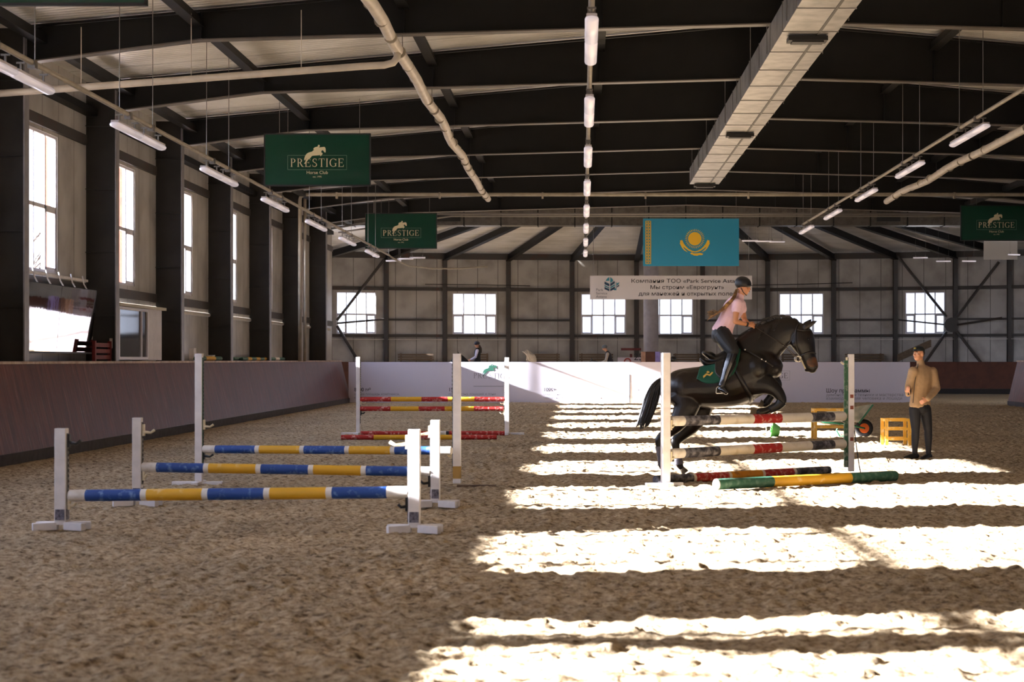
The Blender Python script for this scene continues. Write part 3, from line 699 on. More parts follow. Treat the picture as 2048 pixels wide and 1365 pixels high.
# red and yellow jump at the far end
standard(gx(716.5, 40), 40, 1.71, 1, 'thin white far jump standard on the kick wall side of the red and yellow poles', w=.085, cups=((.72, CUPW, .12), (.5, CUPK, .1)), foot_style='flat', foot=.35)
standard(gx(1014, 40), 40, 1.7, -1, 'thin white far jump standard striped by sun and shade', w=.095, cups=((.72, CUPW, .12), (.5, CUPW, .12)), foot_style='flat', foot=.4)
pole(P(721, 799, 40), P(1008, 799, 40), .052, [('r', 3), ('y', 3), ('r', 2.6), ('y', 2.6), ('r', 2.9)], 'upper red and yellow pole of the far jump')
pole(P(721, 818, 40), P(1006, 818, 40), .052, [('r', 3), ('y', 2.8), ('r', 2.6), ('y', 2.9), ('r', 2.9)], 'lower red and yellow pole of the far jump, just below the other')
pole((gx(722, 39), 39.0, .075), (gx(1008, 39), 39.1, .075), .05, [('r', 4), ('r', 3), ('w', 1.6), ('k', .3), ('r', 5.6)], 'red pole with a short grey section lying on the sand under the far jump')
pole((gx(683, 37), 37.0, .075), (gx(992, 37), 37.1, .075), .05, [('r', 3), ('y', 3), ('r', 2.6), ('y', 2.4), ('r', 3.4)], 'red and yellow pole lying on the sand in front of the far jump')
# the jump under the horse
S9 = (gx(1331, 23.7), 23.7); S10 = (gx(1702, 26), 26.0)
ang = math.atan2(S10[1]-S9[1], S10[0]-S9[0])
standard(S9[0], S9[1], 1.74, 1, 'tall white jump standard beside the jumping horse, white cross foot', w=.105, cups=((.8, CUPW, .06), (.39, CUPW, .06)), foot_style='flat', rz=.25, foot=.25)
standard(S10[0], S10[1], 1.73, -1, 'tall white and green jump standard with rust marks, between horse and coach', w=.085, cups=((1.62, CUPW, .1), (.8, CUPK, .1), (.4, CUPW, .12)), trackm=GTRK, foot_style='none')
o = MB(); o.box((S10[0]-.072, S10[1], .88), (.055, .07, 1.52)); stdr = [x for x in bpy.data.objects if x.name.startswith('jump_standard') and (x.location-Vector((S10[0], S10[1], 0))).length < .01][0]
o.build('green_strip', mat('strip_green', '2F5A40', .7, col2='8E9486', vscale=20, lo=.5, hi=.7), stdr)
o = MB()
for z in (1.13, .97, .52): o.box((S10[0]+.005, S10[1]-.046, z), (.045, .012, .05))
o.build('rust_mark', mat('rust', '8A4A36', .8), stdr)
dd = Vector((math.cos(ang), math.sin(ang), 0)); nn = Vector((-dd.y, dd.x, 0))
WK = [('w', .62), ('k', 2.0), ('w', 2.0), ('r', 1.7), ('w', 1.9), ('k', 1.45), ('w', .75)]
pole(P(1343, 843, 23.75), P(1687, 833.5, 25.95), .066, WK, 'white, grey and red pole on top of the jump the horse clears')
pole(P(1343, 908, 23.75), P(1687, 888.5, 25.95), .066, WK, 'white, grey and red pole, lower of the pair on the jump the horse clears')
pole((gx(1312, 23.9), 24.0, .065), (gx(1658, 26.1), 26.15, .065), .062, [('k', 2), ('w', .15), ('r', 1.9), ('w', .15), ('o', 1.85), ('w', .15), ('r', 1.8), ('w', .15), ('k', 2.2)], 'navy, red and orange ground pole lying below the jump')
pole((gx(1432, 22.9), 22.9, .085), (gx(1790, 24.6), 24.6, .085), .07, [('w', .05), ('g', 2.6), ('y', 3.9), ('g', 2.4)], 'thick green and yellow ground pole lying in front of the jump')
g = MB(); g.tube([P(1709, 862, 25.9), P(1713, 895, 25.85), P(1718, 930, 25.8), P(1722, 951, 25.8)], .008, n=5)
tag(g.build('thin_whip', BLACK), 'thin dark whip leaning on the white and green jump standard', 'whip')

# ================================================================ SMALL THINGS ON THE SAND
YW = worn('frame_yellow', 'D9A437', 'E8D9B0', 9, .55, .75)
def box_frame(px0, px1, ptop, pbot, Y, depth, lab, mids=()):
    t = thing('low_stand', lab, 'stand', (gx((px0+px1)/2, Y), Y, 0), group='yellow stands on the sand'); x0, x1 = gx(px0, Y), gx(px1, Y); h = EYE-(ptop-VY)*Y/F; w = .06
    for x in (x0+w/2, x1-w/2):
        for y in (Y, Y+depth):
            g = MB(); g.box((x, y, h/2), (w, w, h)); g.build('leg', YW, t)
    for y in (Y, Y+depth):
        g = MB(); g.box(((x0+x1)/2, y, h-.025), (x1-x0-.1, .055, .05)); g.build('rail', YW, t)
        for zf in mids:
            g = MB(); g.box(((x0+x1)/2, y, h*zf), (x1-x0-.1, .055, .05)); g.build('rail', YW, t)
    for x in (x0+w/2, x1-w/2):
        g = MB(); g.box((x, Y+depth/2, h-.03), (.05, depth-.05, .05)); g.build('rail', YW, t)
    return t
box_frame(1628, 1700, 818, 886, 37.3, .45, 'low yellow wooden stand behind the wheelbarrow', (.42,))
box_frame(1770, 1822, 838, 892, 35.0, .5, 'low yellow wooden stand with two rails beside the coach', (.62, .25))
# wheelbarrow
wb = thing('wheelbarrow', 'grey wheelbarrow with orange wheel hub standing behind the jump', 'wheelbarrow', (gx(1700, 38.9), 38.9, 0))
Yw_ = 38.9; q = lambda px, py, dy=0: P(px, py, Yw_+dy)
lo_ = [q(1680, 842, -.2), q(1718, 846, -.2), q(1718, 846, .2), q(1680, 842, .2)]; up_ = [q(1652, 824, -.32), q(1747, 808, -.32), q(1747, 808, .32), q(1652, 824, .32)]
g = MB(); inner_lo = [p+Vector((0, 0, .02)) for p in lo_]; inner_up = [p.lerp(sum(up_, Vector())/4, .03) for p in up_]
vs = lo_+up_+inner_up+inner_lo; fs = [(3,2,1,0)]+[(i, (i+1) % 4, 4+(i+1) % 4, 4+i) for i in range(4)]+[(4+i, 4+(i+1) % 4, 8+(i+1) % 4, 8+i) for i in range(4)]+[(8+i, 8+(i+1) % 4, 12+(i+1) % 4, 12+i) for i in range(4)]+[(12, 13, 14, 15)]
g.add(vs, fs); g.build('tray', mat('tray_grey', 'C6C2B2', .45, metal=.1, col2='8E9284', vscale=5), wb)
GF = mat('frame_green', '1E6A48', .5)
for s in (-.2, .2):
    g = MB(); g.tube([q(1628, 836, s), q(1650, 846, s), q(1690, 848, s), q(1728, 857, s*.5)], .02, n=8); g.build('handle', GF, wb, smooth=True)
    g = MB(); g.tube([q(1679, 848, s), q(1673, 862, s), q(1680, 874, s), q(1688, 873, s), q(1700, 848, s)], .017, n=8); g.build('leg', GF, wb, smooth=True)
for s_ in (-1, 1): g = MB(); g.bar(q(1746, 810, .33*s_), q(1718, 847, .22*s_), .03, .03); g.build('edge_bar', GF, wb)
wl = MB(); c = q(1728, 857); R = []
prof = [(.1, -.03), (.16, -.045), (.19, -.03), (.195, 0), (.19, .03), (.16, .045), (.1, .03)]; n = 28
R = [[c+Vector((r_*math.cos(2*PI*k/n), y_, r_*math.sin(2*PI*k/n))) for k in range(n)] for r_, y_ in prof+[prof[0]]]
wl.rings(R, close=False); wheel = wl.build('wheel', mat('tyre', '1C1B1E', .8), wb, smooth=True)
g = MB(); g.tube([c+Vector((0, -.035, 0)), c+Vector((0, .035, 0))], .105, n=24); g.build('hub', mat('hub_orange', 'D2601E', .5), wheel)
g = MB(); g.tube([c+Vector((0, -.06, 0)), c+Vector((0, .06, 0))], .02, n=10); g.build('axle', BLACK, wheel)
# green tub on its side
tb = thing('rubber_tub', 'green rubber tub with cord handles tipped on its side on the sand', 'tub', (gx(1543, 39), 39, 0))
ax = (q(1558, 866)-q(1541, 860)).normalized(); c0 = q(1558, 865, .1); c1 = q(1542, 861, -.05); n = 20
def ringt(c, d, r): 
    a = Vector((0, 1, 0)); b = d.cross(a).normalized(); return [c+a*r*math.cos(2*PI*k/n)+b*r*math.sin(2*PI*k/n) for k in range(n)]
d = Vector((-.75, -.55, .15)).normalized()
g = MB(); g.rings([ringt(c0, d, .12), ringt(c1, d, .19)], close=False); g.add(ringt(c0, d, .12), [tuple(range(n))]); g.rings([ringt(c1, d, .19), ringt(c1, d, .178), ringt(c0+d*.02, d, .108)], close=False)
g.build('tub_wall', mat('tub_green', '3F8A38', .5), tb, smooth=True)
g = MB(); g.rings([ringt(c1-d*.01, d, .176), ringt(c0+d*.022, d, .106)], close=False); g.add(ringt(c0+d*.022, d, .106), [tuple(range(n))]); g.build('lining', mat('tub_olive', '6A6420', .7), tb)
g = MB(); g.tube([P(1555, 820, 39), P(1553, 840, 39), P(1551, 858, 39)], .008, n=5); g.tube([P(1530, 842, 38.9), P(1532, 855, 38.85), P(1534, 872, 38.8)], .008, n=5); g.tube([P(1555, 820, 39), P(1542, 829, 38.95), P(1530, 842, 38.9)], .008, n=5)
g.build('cord_handle', mat('cord_cream', 'E0CFA0', .7), tb)

# ================================================================ BARRIER, BANNERS, FLAG
def arc_poly(cx_, cy_, rx, ry, a0, a1, th_x, th_y, n=14):
    o = [(cx_+rx*math.cos(math.radians(a0+(a1-a0)*k/n)), cy_+ry*math.sin(math.radians(a0+(a1-a0)*k/n))) for k in range(n+1)]
    i = [(cx_+(rx-th_x)*math.cos(math.radians(a0+(a1-a0)*k/n)), cy_+(ry-th_y)*math.sin(math.radians(a0+(a1-a0)*k/n))) for k in range(n+1)]
    return [[o[k], o[k+1], i[k+1], i[k]] for k in range(n)]
R4 = lambda x0, y0, x1, y1: [(x0, y0), (x1, y0), (x1, y1), (x0, y1)]
def serif_letter(c):
    s = .035; L = []
    def stem(x, w=.11): L.append(R4(x, 0, x+w, 1)); L.append(R4(x-.07, 0, x+w+.07, s)); L.append(R4(x-.07, 1-s, x+w+.07, 1))
    if c in 'PR':
        stem(.1); L.extend(arc_poly(.26, .74, .34, .26, -90, 90, .12, .04)); L.append(R4(.2, .96, .27, 1)); L.append(R4(.2, .48, .27, .52)); w = .68
        if c == 'R': L.append([(.3, .5), (.42, .5), (.74, 0), (.6, 0)]); L.append(R4(.6, 0, .84, s)); w = .82
    elif c == 'E':
        stem(.1); L += [R4(.2, 0, .66, .045), R4(.2, .955, .62, 1), R4(.2, .49, .5, .53), R4(.48, .4, .515, .62), [(.66, 0), (.7, .25), (.665, .25), (.6, .03)], [(.6, .97), (.625, .78), (.66, .78), (.64, 1)]]; w = .74
    elif c == 'S':
        L += arc_poly(.34, .755, .25, .245, 40, 262, .1, .05); L += arc_poly(.34, .25, .27, .25, 82, -140, .1, .05)
        L += [[(.28, .56), (.36, .46), (.46, .44), (.38, .58)], R4(.53, .74, .56, .97), R4(.08, .03, .11, .28)]; w = .68
    elif c == 'T': L += [R4(.32, 0, .43, 1), R4(.24, 0, .51, s), R4(.04, .955, .71, 1), R4(.04, .78, .07, 1), R4(.68, .78, .71, 1)]; w = .76
    elif c == 'I': stem(.1); w = .32
    elif c == 'G': L += arc_poly(.48, .5, .44, .5, 42, 318, .12, .045, 22); L += [R4(.7, .06, .81, .42), R4(.62, .4, .88, .435), R4(.8, .74, .83, .98)]; w = .92
    return L, w
LOGO = [(1030,310),(1050,302),(1065,318),(1060,340),(1045,352),(1075,350),(1110,345),(1145,340),(1165,360),(1170,400),(1168,440),(1150,440),(1135,420),(1120,400),(1100,405),(1090,425),(1095,445),(1110,450),(1115,465),(1095,490),(1080,508),(1070,500),(1075,485),(1050,488),(1000,495),(950,498),(920,505),(905,530),(880,550),(850,580),(830,610),(800,648),(785,640),(810,600),(830,570),(835,540),(820,545),(800,575),(788,585),(785,560),(800,510),(820,475),(850,450),(890,435),(930,425),(945,405),(965,400),(950,385),(955,365),(975,350),(1010,340),(1030,335)]
UX, UZ, DY = Vector((1, 0, 0)), Vector((0, 0, 1)), Vector((0, -.004, 0))
def polys(mb, L, org, sc, depth=DY):
    for p in L: mb.prism([(x*sc[0], y*sc[1]) for x, y in p], org, UX, UZ, depth)
def prestige(root, c, W_, mw, ml, sub=True, box=True, mt=None, dep=DY):
    """club sign block centred at c; W_ is the width of the word"""
    ws = [serif_letter(ch) for ch in 'PRESTIGE']; tot = sum(w for _, w in ws)+.1*7; k = W_/tot; x = 0; g = MB(); h = W_*.155
    for L, w in ws:
        polys(g, L, c+UX*(-W_/2+x*k), (k, h), dep); x += w+.1
    g.build('lettering', mw, root)
    zk = W_/(1500-540); g = MB(); g.prism([((px-1018)*zk, (697-py)*zk) for px, py in LOGO][::-1], c+dep*.75, UX, UZ, dep)
    g.build('horse_emblem', ml, root)
    if box:
        g = MB(); t = W_*.006; bw, b0, b1 = W_*.55, -h*.36, h*1.35
        for a in (R4(-bw, b0, bw, b0+t), R4(-bw, b1, bw, b1+t), R4(-bw, b0, -bw+t, b1), R4(bw-t, b0, bw, b1)): polys(g, [a], c, (1, 1), dep)
        g.build('thin_box', mt or mw, root)
    if sub:
        for s_, z, sz in (('Horse Club', -h*.86, W_*.085), ('est. 1995', -h*1.28, W_*.045)):
            vs, fs, _ = text_mesh(s_, sz, c+Vector((0, -.004, z)), align='CENTER'); g = MB().add(vs, fs); g.build('lettering', mw, root)
GREEN_B = mat('banner_green', '0A3C2A', .25, coat=.3, bump=.1, bscale=2); CREAM = mat('letter_cream', 'D8CDA6', .5); THIN = mat('line_green', '6E8A74', .5)
def club_banner(px0, px1, py0, py1, Y, lab):
    c = P((px0+px1)/2, (py0+py1)/2, Y); w, h = (px1-px0)*Y/F, (py1-py0)*Y/F
    t = thing('club_banner', lab, 'banner', (c.x, Y, c.z-h/2), group='green club banners')
    g = MB(); g.box(c+Vector((0, .03, 0)), (w, .05, h)); g.build('panel', GREEN_B, t, bevel=.004)
    g = MB(); k = .03
    for a in ((c.x, c.z+h/2, w+k, k), (c.x, c.z-h/2, w+k, k)): g.box((a[0], Y+.03, a[1]), (a[2], .07, a[3]))
    for s in (-1, 1): g.box((c.x+s*w/2, Y+.03, c.z), (k, .07, h))
    g.build('frame', BLACK, t)
    g = MB()
    for f_ in (-.36, -.28, .4): g.tube([(c.x+f_*w, Y+.03, c.z+h/2), (c.x+f_*w, Y+.03, rafter_z(c.x)+.05)], .007, n=5)
    g.build('hanger_wire', GREY, t)
    prestige(t, c+Vector((0, -.003, -h*.14)), w*.51, CREAM, CREAM, mt=THIN); return t
club_banner(529, 740, 268, 371, 41.5, 'big green club banner hanging between the lamp rail and the thick white pipe')
club_banner(731, 873, 427, 497, 61.7, 'smaller looking green club banner in front of the far air duct, window side')
club_banner(1922, 2064, 411, 481, 61.7, 'green club banner cut by the frame edge above the white board')
club_banner(-145, 291, -204, 8, 20.1, 'green club banner of which only the lower edge shows at the top corner')
# national flag panel
FY = 61.7; c = P(1382, 485, FY); w, h = 192*FY/F, 95*FY/F
fl = thing('flag_panel', 'sky blue national flag with golden sun hanging above the sponsor banner', 'flag', (c.x, FY, c.z-h/2))
g = MB(); g.box(c+Vector((0, .02, 0)), (w, .03, h)); g.build('flag_cloth', mat('flag_blue', '2C8AB0', .3, bump=.1, bscale=2), fl)
g = MB()
for f_ in (-.47, .47): g.tube([(c.x+f_*w, FY+.02, c.z+h/2), (c.x+f_*w, FY+.02, rafter_z(c.x+f_*w)+.05)], .007, n=5)
g.build('hanger_wire', GREY, fl)
GOLD = mat('flag_gold', 'E2B52C', .5); zp = FY/F/5.851       # metres per zoomed pixel
fc = P(1170+1285/5.851, 430+280/5.851, FY)+Vector((0, 0, 0)); g = MB(); g.prism([(78*zp*math.cos(2*PI*k/36), 78*zp*math.sin(2*PI*k/36)) for k in range(36)], fc, UX, UZ, DY); g.build('sun_disc', GOLD, fl)
g = MB()
for k in range(32):
    a = 2*PI*k/32; u = Vector((math.cos(a), 0, math.sin(a))); v = Vector((-u.z, 0, u.x)); p = [fc+u*84*zp, fc+u*100*zp+v*5*zp, fc+u*118*zp, fc+u*100*zp-v*5*zp]
    g.add(p+[q_+DY for q_ in p], [(0,1,2,3),(7,6,5,4),(0,4,5,1),(1,5,6,2),(2,6,7,3),(3,7,4,0)])
g.build('sun_rays', GOLD, fl)
g = MB()
wing = [(0, 148), (-30, 142), (-75, 118), (-105, 88), (-130, 55), (-150, 10), (-158, 20), (-172, 18), (-170, 40), (-176, 55), (-162, 80), (-150, 105), (-125, 135), (-95, 152), (-80, 158), (-100, 140), (-128, 112), (-138, 90), (-110, 112), (-70, 140), (-25, 158), (0, 160)]
for s in (1, -1):
    pl = [(x*s*zp, -y*zp) for x, y in wing]; g.prism(pl, fc, UX, UZ, DY)
g.prism([(x*zp, -y*zp) for x, y in [(-55, 168), (-35, 160), (-10, 172), (30, 170), (60, 165), (85, 172), (100, 178), (80, 192), (50, 190), (30, 200), (-10, 196), (-25, 186), (-45, 182)]], fc, UX, UZ, DY)
g.build('eagle', GOLD, fl)
g = MB(); x0 = -546*zp; cc = P(1170+740/5.851, 485, FY)
for k in range(15):
    z = (k-7)*34*zp; 
    for s in (-1, 1):
        L = arc_poly(s*12*zp, 0, 20*zp, 17*zp, 0, 360, 7*zp, 7*zp, 10)
        for p_ in L: g.prism(p_, cc+Vector((0, 0, z)), UX, UZ, DY)
for s in (-1, 1): g.prism(R4(s*30*zp-3*zp, -252*zp, s*30*zp+3*zp, 252*zp), cc, UX, UZ, DY)
g.build('ornament_band', GOLD, fl)
# sponsor banner
SY = 72.0; zs_ = SY/F/5.851; sc_ = P(1342, 575.5, SY); w, h = 324*SY/F, 47.5*SY/F
sb = thing('sponsor_banner', 'long white sponsor banner with black lettering in front of the round pillar', 'banner', (sc_.x, SY, sc_.z-h/2))
g = MB(); g.box(sc_+Vector((0, .02, 0)), (w, .03, h)); g.build('panel', mat('banner_white', 'C9C3C3', .5, bump=.08, bscale=2), sb)
g = MB()
for f_ in (-.48, .48): g.tube([(sc_.x+f_*w, SY+.02, sc_.z+h/2), (sc_.x+f_*w, SY+.02, 6.925)], .01, n=5)
g.build('hanger_wire', GREY, sb)
INK = mat('ink', '1D1C22', .5); INK2 = mat('ink_grey', '55535C', .5)
def zpt(zx, zy): return P(1170+zx/5.851, 430+zy/5.851, SY)+Vector((0, -.004, 0))
for s_, x0, x1, yb, in (('Компания ТОО «Park Service Astana»', 537, 1868, 795), ('Мы строим «Еврогрунт»', 760, 1625, 869), ('для манежей и открытых полей', 627, 1768, 945)):
    vs, fs, wd = text_mesh(s_, 62*zs_, zpt(x0, yb), bold=.0012); k = (x1-x0)*zs_/wd; o_ = zpt(x0, yb)
    g = MB().add([o_+Vector(((v.x-o_.x)*k, 0, v.z-o_.z)) for v in vs], fs); g.build('lettering', INK, sb)
for s_, yb in (('Park', 892), ('Service', 932), ('Astana', 972)):
    vs, fs, wd = text_mesh(s_, 42*zs_, zpt(128, yb), stretch=1.1); g = MB().add(vs, fs); g.build('lettering', INK2, sb)
TEAL, NAVY = mat('logo_teal', '2C7C90', .5), mat('logo_navy', '183A55', .5)
g = MB(); g2_ = MB(); Z0 = zpt(0, 0)
def zpoly(mb_, pts_): mb_.prism([(x*zs_, -y*zs_) for x, y in pts_][::-1], Z0, UX, UZ, DY)
zpoly(g, [(285, 728), (258, 745), (240, 775), (285, 772)]); zpoly(g, [(295, 728), (322, 750), (330, 775), (295, 800)]); 
zpoly(g2_, [(228, 780), (285, 808), (285, 838), (228, 812)]); zpoly(g, [(228, 822), (285, 850), (285, 862), (228, 838)]); zpoly(g2_, [(228, 845), (285, 868), (285, 895), (228, 870)])
zpoly(g2_, [(295, 806), (345, 775), (350, 800), (295, 838)]); zpoly(g, [(295, 845), (350, 812), (350, 830), (295, 862)]); zpoly(g2_, [(295, 868), (350, 838), (350, 868), (295, 895)])
zpoly(g, [(362, 790), (368, 790), (368, 880), (362, 890)]); zpoly(g, [(372, 800), (405, 790), (385, 822), (372, 828)]); zpoly(g2_, [(372, 838), (400, 818), (400, 835), (372, 850)]); zpoly(g, [(330, 870), (362, 860), (362, 880), (345, 885)])
g.build('leaf_emblem', TEAL, sb); g2_.build('leaf_emblem', NAVY, sb)
# white barrier with printed cloth
BY_ = 70.0; XB0, XB1 = gx(697, BY_), gx(1820, BY_)
def barrier(px0, px1, lab):
    x0, x1 = gx(px0, BY_), gx(px1, BY_); t = thing('barrier_banner', lab, 'barrier', ((x0+x1)/2, BY_, 0), group='white barrier banners')
    g = MB(); n = 60; zt = EYE-(724.5-VY)*BY_/F; R = []
    rows = 7
    for r_ in range(rows+1):
        z = .01+(zt-.01)*r_/rows
        R.append([(x0+(x1-x0)*k/n, BY_+.002*math.sin(k*.35+r_*.6)*(1-r_/rows)+.0006*math.sin(k*.8+r_), z) for k in range(n+1)])
    vs = [p for r_ in R for p in r_]; m_ = n+1; fs = [(a*m_+b, a*m_+b+1, (a+1)*m_+b+1, (a+1)*m_+b) for a in range(rows) for b in range(n)]
    g.add(vs, fs); g.box(((x0+x1)/2, BY_+.06, zt/2), (x1-x0-.01, .04, zt-.03)); g.build('printed_cloth', mat('barrier_white', 'D6D0DC', .4), t, smooth=False)
    g = MB()
    for x in np.linspace(x0+.1, x1-.1, 5): g.box((x, BY_+.14, zt/2-.02), (.06, .1, zt-.04)); g.box((x, BY_+.35, .03), (.06, .5, .05))
    g.build('support_frame', GREY, t); return t
b1 = barrier(697, 1018, 'white printed barrier with a green horse emblem beside the kick wall end')
b2 = barrier(1018, 1260, 'blank upper white barrier printed 1000+ low down, half in sun')
b3 = barrier(1260, 1538, 'white printed barrier behind the jumping horse')
b4 = barrier(1538, 1820, 'white printed barrier in shade reaching to the coach')
EG = mat('emblem_green', '255A48', .5); PG = mat('print_grey', '8C8892', .5); PD = mat('print_dark', '3A3742', .5)
OFF = Vector((0, -.0045, 0)); DB = Vector((0, -.001, 0))
prestige(b1, P(982, 757, BY_)+OFF, 70*BY_/F, PG, EG, sub=False, box=False, dep=DB)
prestige(b3, P(1541, 757, BY_)+OFF, 70*BY_/F, PD, EG, sub=False, box=True, mt=PG, dep=DB)
g = MB(); g.box(P(977, 773, BY_)+OFF, (60*BY_/F, .001, .02)); g.build('printed_line', PG, b1)
g = MB(); g.box(P(1259.5, 778, BY_)+Vector((0, -.004, 0)), (.03, .004, 1.1)); g.build('cloth_gap', mat('gap_dark', '3A3A44', .8), b2)
for root, px, py, sz, s_, mm in ((b1, 708, 783, .19, '8000 м²', PD), (b1, 708, 791, .13, 'общая площадь комплекса,', PG), (b1, 708, 798, .13, 'крытые манежи', PG),
    (b1, 897, 783, .19, '150', PD), (b1, 897, 791, .13, 'породистых лошадей и пони', PG), (b2, 1087, 783, .19, '1000+', PD), (b2, 1087, 791, .13, 'спортивных стартов и', PG), (b2, 1087, 798, .13, 'чемпионаты Республики Казахстан', PG),
    (b3, 1273, 783, .19, 'Яркие', PG), (b3, 1470, 791, .13, 'профессиональное общество', PG),
    (b4, 1652, 785.5, .21, 'Шоу программы', PD), (b4, 1652, 793, .165, 'демонстрация техники и мастерства', PG), (b4, 1652, 800, .165, 'взаимодействия человека и лошади', PG)):
    vs, fs, _ = text_mesh(s_, sz, P(px, py, BY_)+OFF, bold=.003 if mm is PD else 0); MB().add(vs, fs).build('lettering', mm, root)
# white board on the far wall
p_ = P(2001, 501, 84); g = MB(); g.box(p_, (67*84/F, .08, 37*84/F)); tag(g.build('wall_board', mat('board_white', 'B5ADA4', .5)), 'pale rectangular board hanging under the green banner at the frame edge', 'board')

# ================================================================ LEDGE OF THE LEFT KICK WALL
LZ = 1.62
def mirror_(ya, yb, lab):
    t = thing('wall_mirror', lab, 'mirror', (-9.6, (ya+yb)/2, LZ+.12), group='tilted arena mirrors'); a, b = (-9.66, 1.8), (-9.55, 3.0)
    g = MB(); n = 2
    for k in range(n):
        y0, y1 = ya+(yb-ya)*k/n+.01, ya+(yb-ya)*(k+1)/n-.01
        g.add([(a[0], y0, a[1]), (a[0], y1, a[1]), (b[0], y1, b[1]), (b[0], y0, b[1]), (a[0]-.015, y0, a[1]), (a[0]-.015, y1, a[1]), (b[0]-.015, y1, b[1]), (b[0]-.015, y0, b[1])], [(0,1,2,3),(7,6,5,4),(0,4,5,1),(1,5,6,2),(2,6,7,3),(3,7,4,0)])
    g.build('mirror_sheet', MIRROR, t)
    g = MB(); 
    for y in (ya, yb): g.bar((a[0]-.03, y, a[1]), (b[0]-.03, y, b[1]), .05, .03, up=(0, 1, 0))
    g.box((a[0]-.02, (ya+yb)/2, a[1]-.02), (.05, yb-ya, .03)); g.box((b[0]-.03, (ya+yb)/2, b[1]+.0), (.04, yb-ya, .03)); g.build('frame', BLACK, t)
    g = MB(); g.box((-9.75, (ya+yb)/2, 3.2), (.05, yb-ya, .045)); g.build('hanging_rail', WHITEP, t)
    for k in range(6):
        y = ya+(yb-ya)*(k+.5)/6; g = MB(); g.tube([(-9.62, y, 2.98), (-9.7, y, 3.12), (-9.73, y, 3.28)], .014, n=6); g.build('bolt', WHITEP, t)
    return t
mirror_(31.1, 35.9, 'tilted mirror between the two nearest columns reflecting bright barrier')
mirror_(25.1, 29.9, 'tilted mirror cut by the frame edge before the nearest column')
bt = thing('judge_booth', 'small white booth with a glass front standing on the ledge', 'booth', (-9.75, 39.3, LZ))
g = MB(); y0, y1, xa, xb = 37.35, 41.2, -9.98, -9.52
g.box((xa, (y0+y1)/2, 2.2), (.03, y1-y0, 1.12)); g.box(((xa+xb)/2, y1, 2.2), (xb-xa, .04, 1.12)); g.box(((xa+xb)/2, y0, 2.2), (xb-xa, .04, 1.12)); g.box((xb, 40.55, 2.2), (.04, 1.3, 1.12)); g.build('booth_wall', mat('booth_white', 'CFC9CC', .5, var=.12), bt)
g = MB(); g.box(((xa+xb)/2+.02, (y0+y1)/2+.02, 2.79), (xb-xa+.14, y1-y0+.3, .06)); g.build('roof', mat('booth_roof', 'B9B09C', .5), bt)
fr = MB()
for z in (1.68, 2.72): fr.box((xb+.01, 38.6, z), (.05, 2.5, .06))
for y in (37.4, 39.3, 39.85): fr.box((xb+.01, y, 2.2), (.05, .07, 1.02))
f_ = fr.build('window_frame', FRAMEW, bt); g = MB(); g.box((xb, 38.6, 2.2), (.01, 2.4, 1.0)); g.build('pane', mat('dark_glass', '2A2628', .05, spec=.8), f_)
rj = thing('red_jump_wing', 'dark red jump wing stored on the ledge beside a column', 'jump wing', (-9.6, 36.1, LZ))
WR = mat('wing_red', '6E1416', .6, var=.3)
for y in (35.4, 36.55):
    g = MB(); g.box((-9.47, y, LZ+.2), (.06, .09, .4)); g.build('post', WR, rj)
for z in (.08, .2, .32):
    g = MB(); g.box((-9.47, 35.97, LZ+z), (.04, 1.08, .08)); g.build('slat', WR, rj)
g = MB(); g.box((-9.46, 36.62, LZ+.36), (.05, .05, .2)); g.build('post_cap', WHITEP, rj)
pole((-9.52, 44.9, LZ+.06), (-9.5, 47.9, LZ+.06), .055, [('g', 1.3), ('y', 1.4), ('g', 1)], 'short grey and yellow pole resting on the kick wall ledge')
pole((-9.5, 50.9, LZ+.055), (-9.5, 58.0, LZ+.055), .05, [('g', .6), ('y', .5), ('g', .6), ('y', .5), ('g', .6), ('y', .6), ('g', 1), ('w', .6), ('g', .8)], 'long green and yellow pole resting on the kick wall ledge')
pole((-9.62, 50.3, LZ+.055), (-9.62, 56.5, LZ+.055), .05, [('g', 3), ('k', 2), ('g', 2)], 'dull green pole lying behind the long yellow one on the ledge')
for (y, s, x, l_) in ((45.3, (.12, .25, .3), -9.68, 'tall white box on the ledge behind the short pole'), (46.3, (.1, .2, .17), -9.68, 'small white box on the ledge, middle of three'), (47.5, (.12, .3, .13), -9.66, 'low cream box on the ledge, farthest of three')):
    g = MB(); g.box((x, y, LZ+s[2]/2+.002), s); g.box((x, y, LZ+s[2]+.01), (s[0]+.02, s[1]+.02, .02)); tag(g.build('storage_box', WHITEP, bevel=.004), l_, 'box')

# ================================================================ FAR PAVILION THINGS
BW = mat('bench_wood', '6E5A45', .7, var=.4, vscale=8, stretch=(1, 6, 6))
for i, (p0, p1, l_) in enumerate(((798, 870, 'first'), (950, 978, 'second'), (1054, 1120, 'third'), (1158, 1226, 'fourth'), (1345, 1400, 'fifth'), (1560, 1600, 'sixth'), (1686, 1764, 'seventh'))):
    xm = wall_x((p0+p1)/2); y = yw(xm)-.6; t = thing('wooden_bench', 'long wooden bench back above the far kick wall, %s from the window-wall corner' % l_, 'bench', (xm, y, 1.5), group='benches along the far wall')
    w = (p1-p0)*y/F
    for z in (1.66, 1.78, 1.9):
        g = MB(); g.box((xm, y, z), (w, .05, .085)); g.build('slat', BW, t)
    for s in (-1, 1):
        g = MB(); g.box((xm+s*w*.42, y+.06, 1.74), (.08, .06, .46)); g.build('post', BW, t)
t = thing('leaning_board', 'stack of dark planks leaning against the far wall behind the coach', 'planks', (wall_x(1830), 88, 1.5))
for k in range(4):
    g = MB(); A = P(1795, 722-k*3.5, 88.2-k*.05); B = P(1862, 692-k*3.5, 88.2-k*.05); g.bar(A, B, .1, .07, up=(0, 1, 0)); g.build('plank', BW, t)
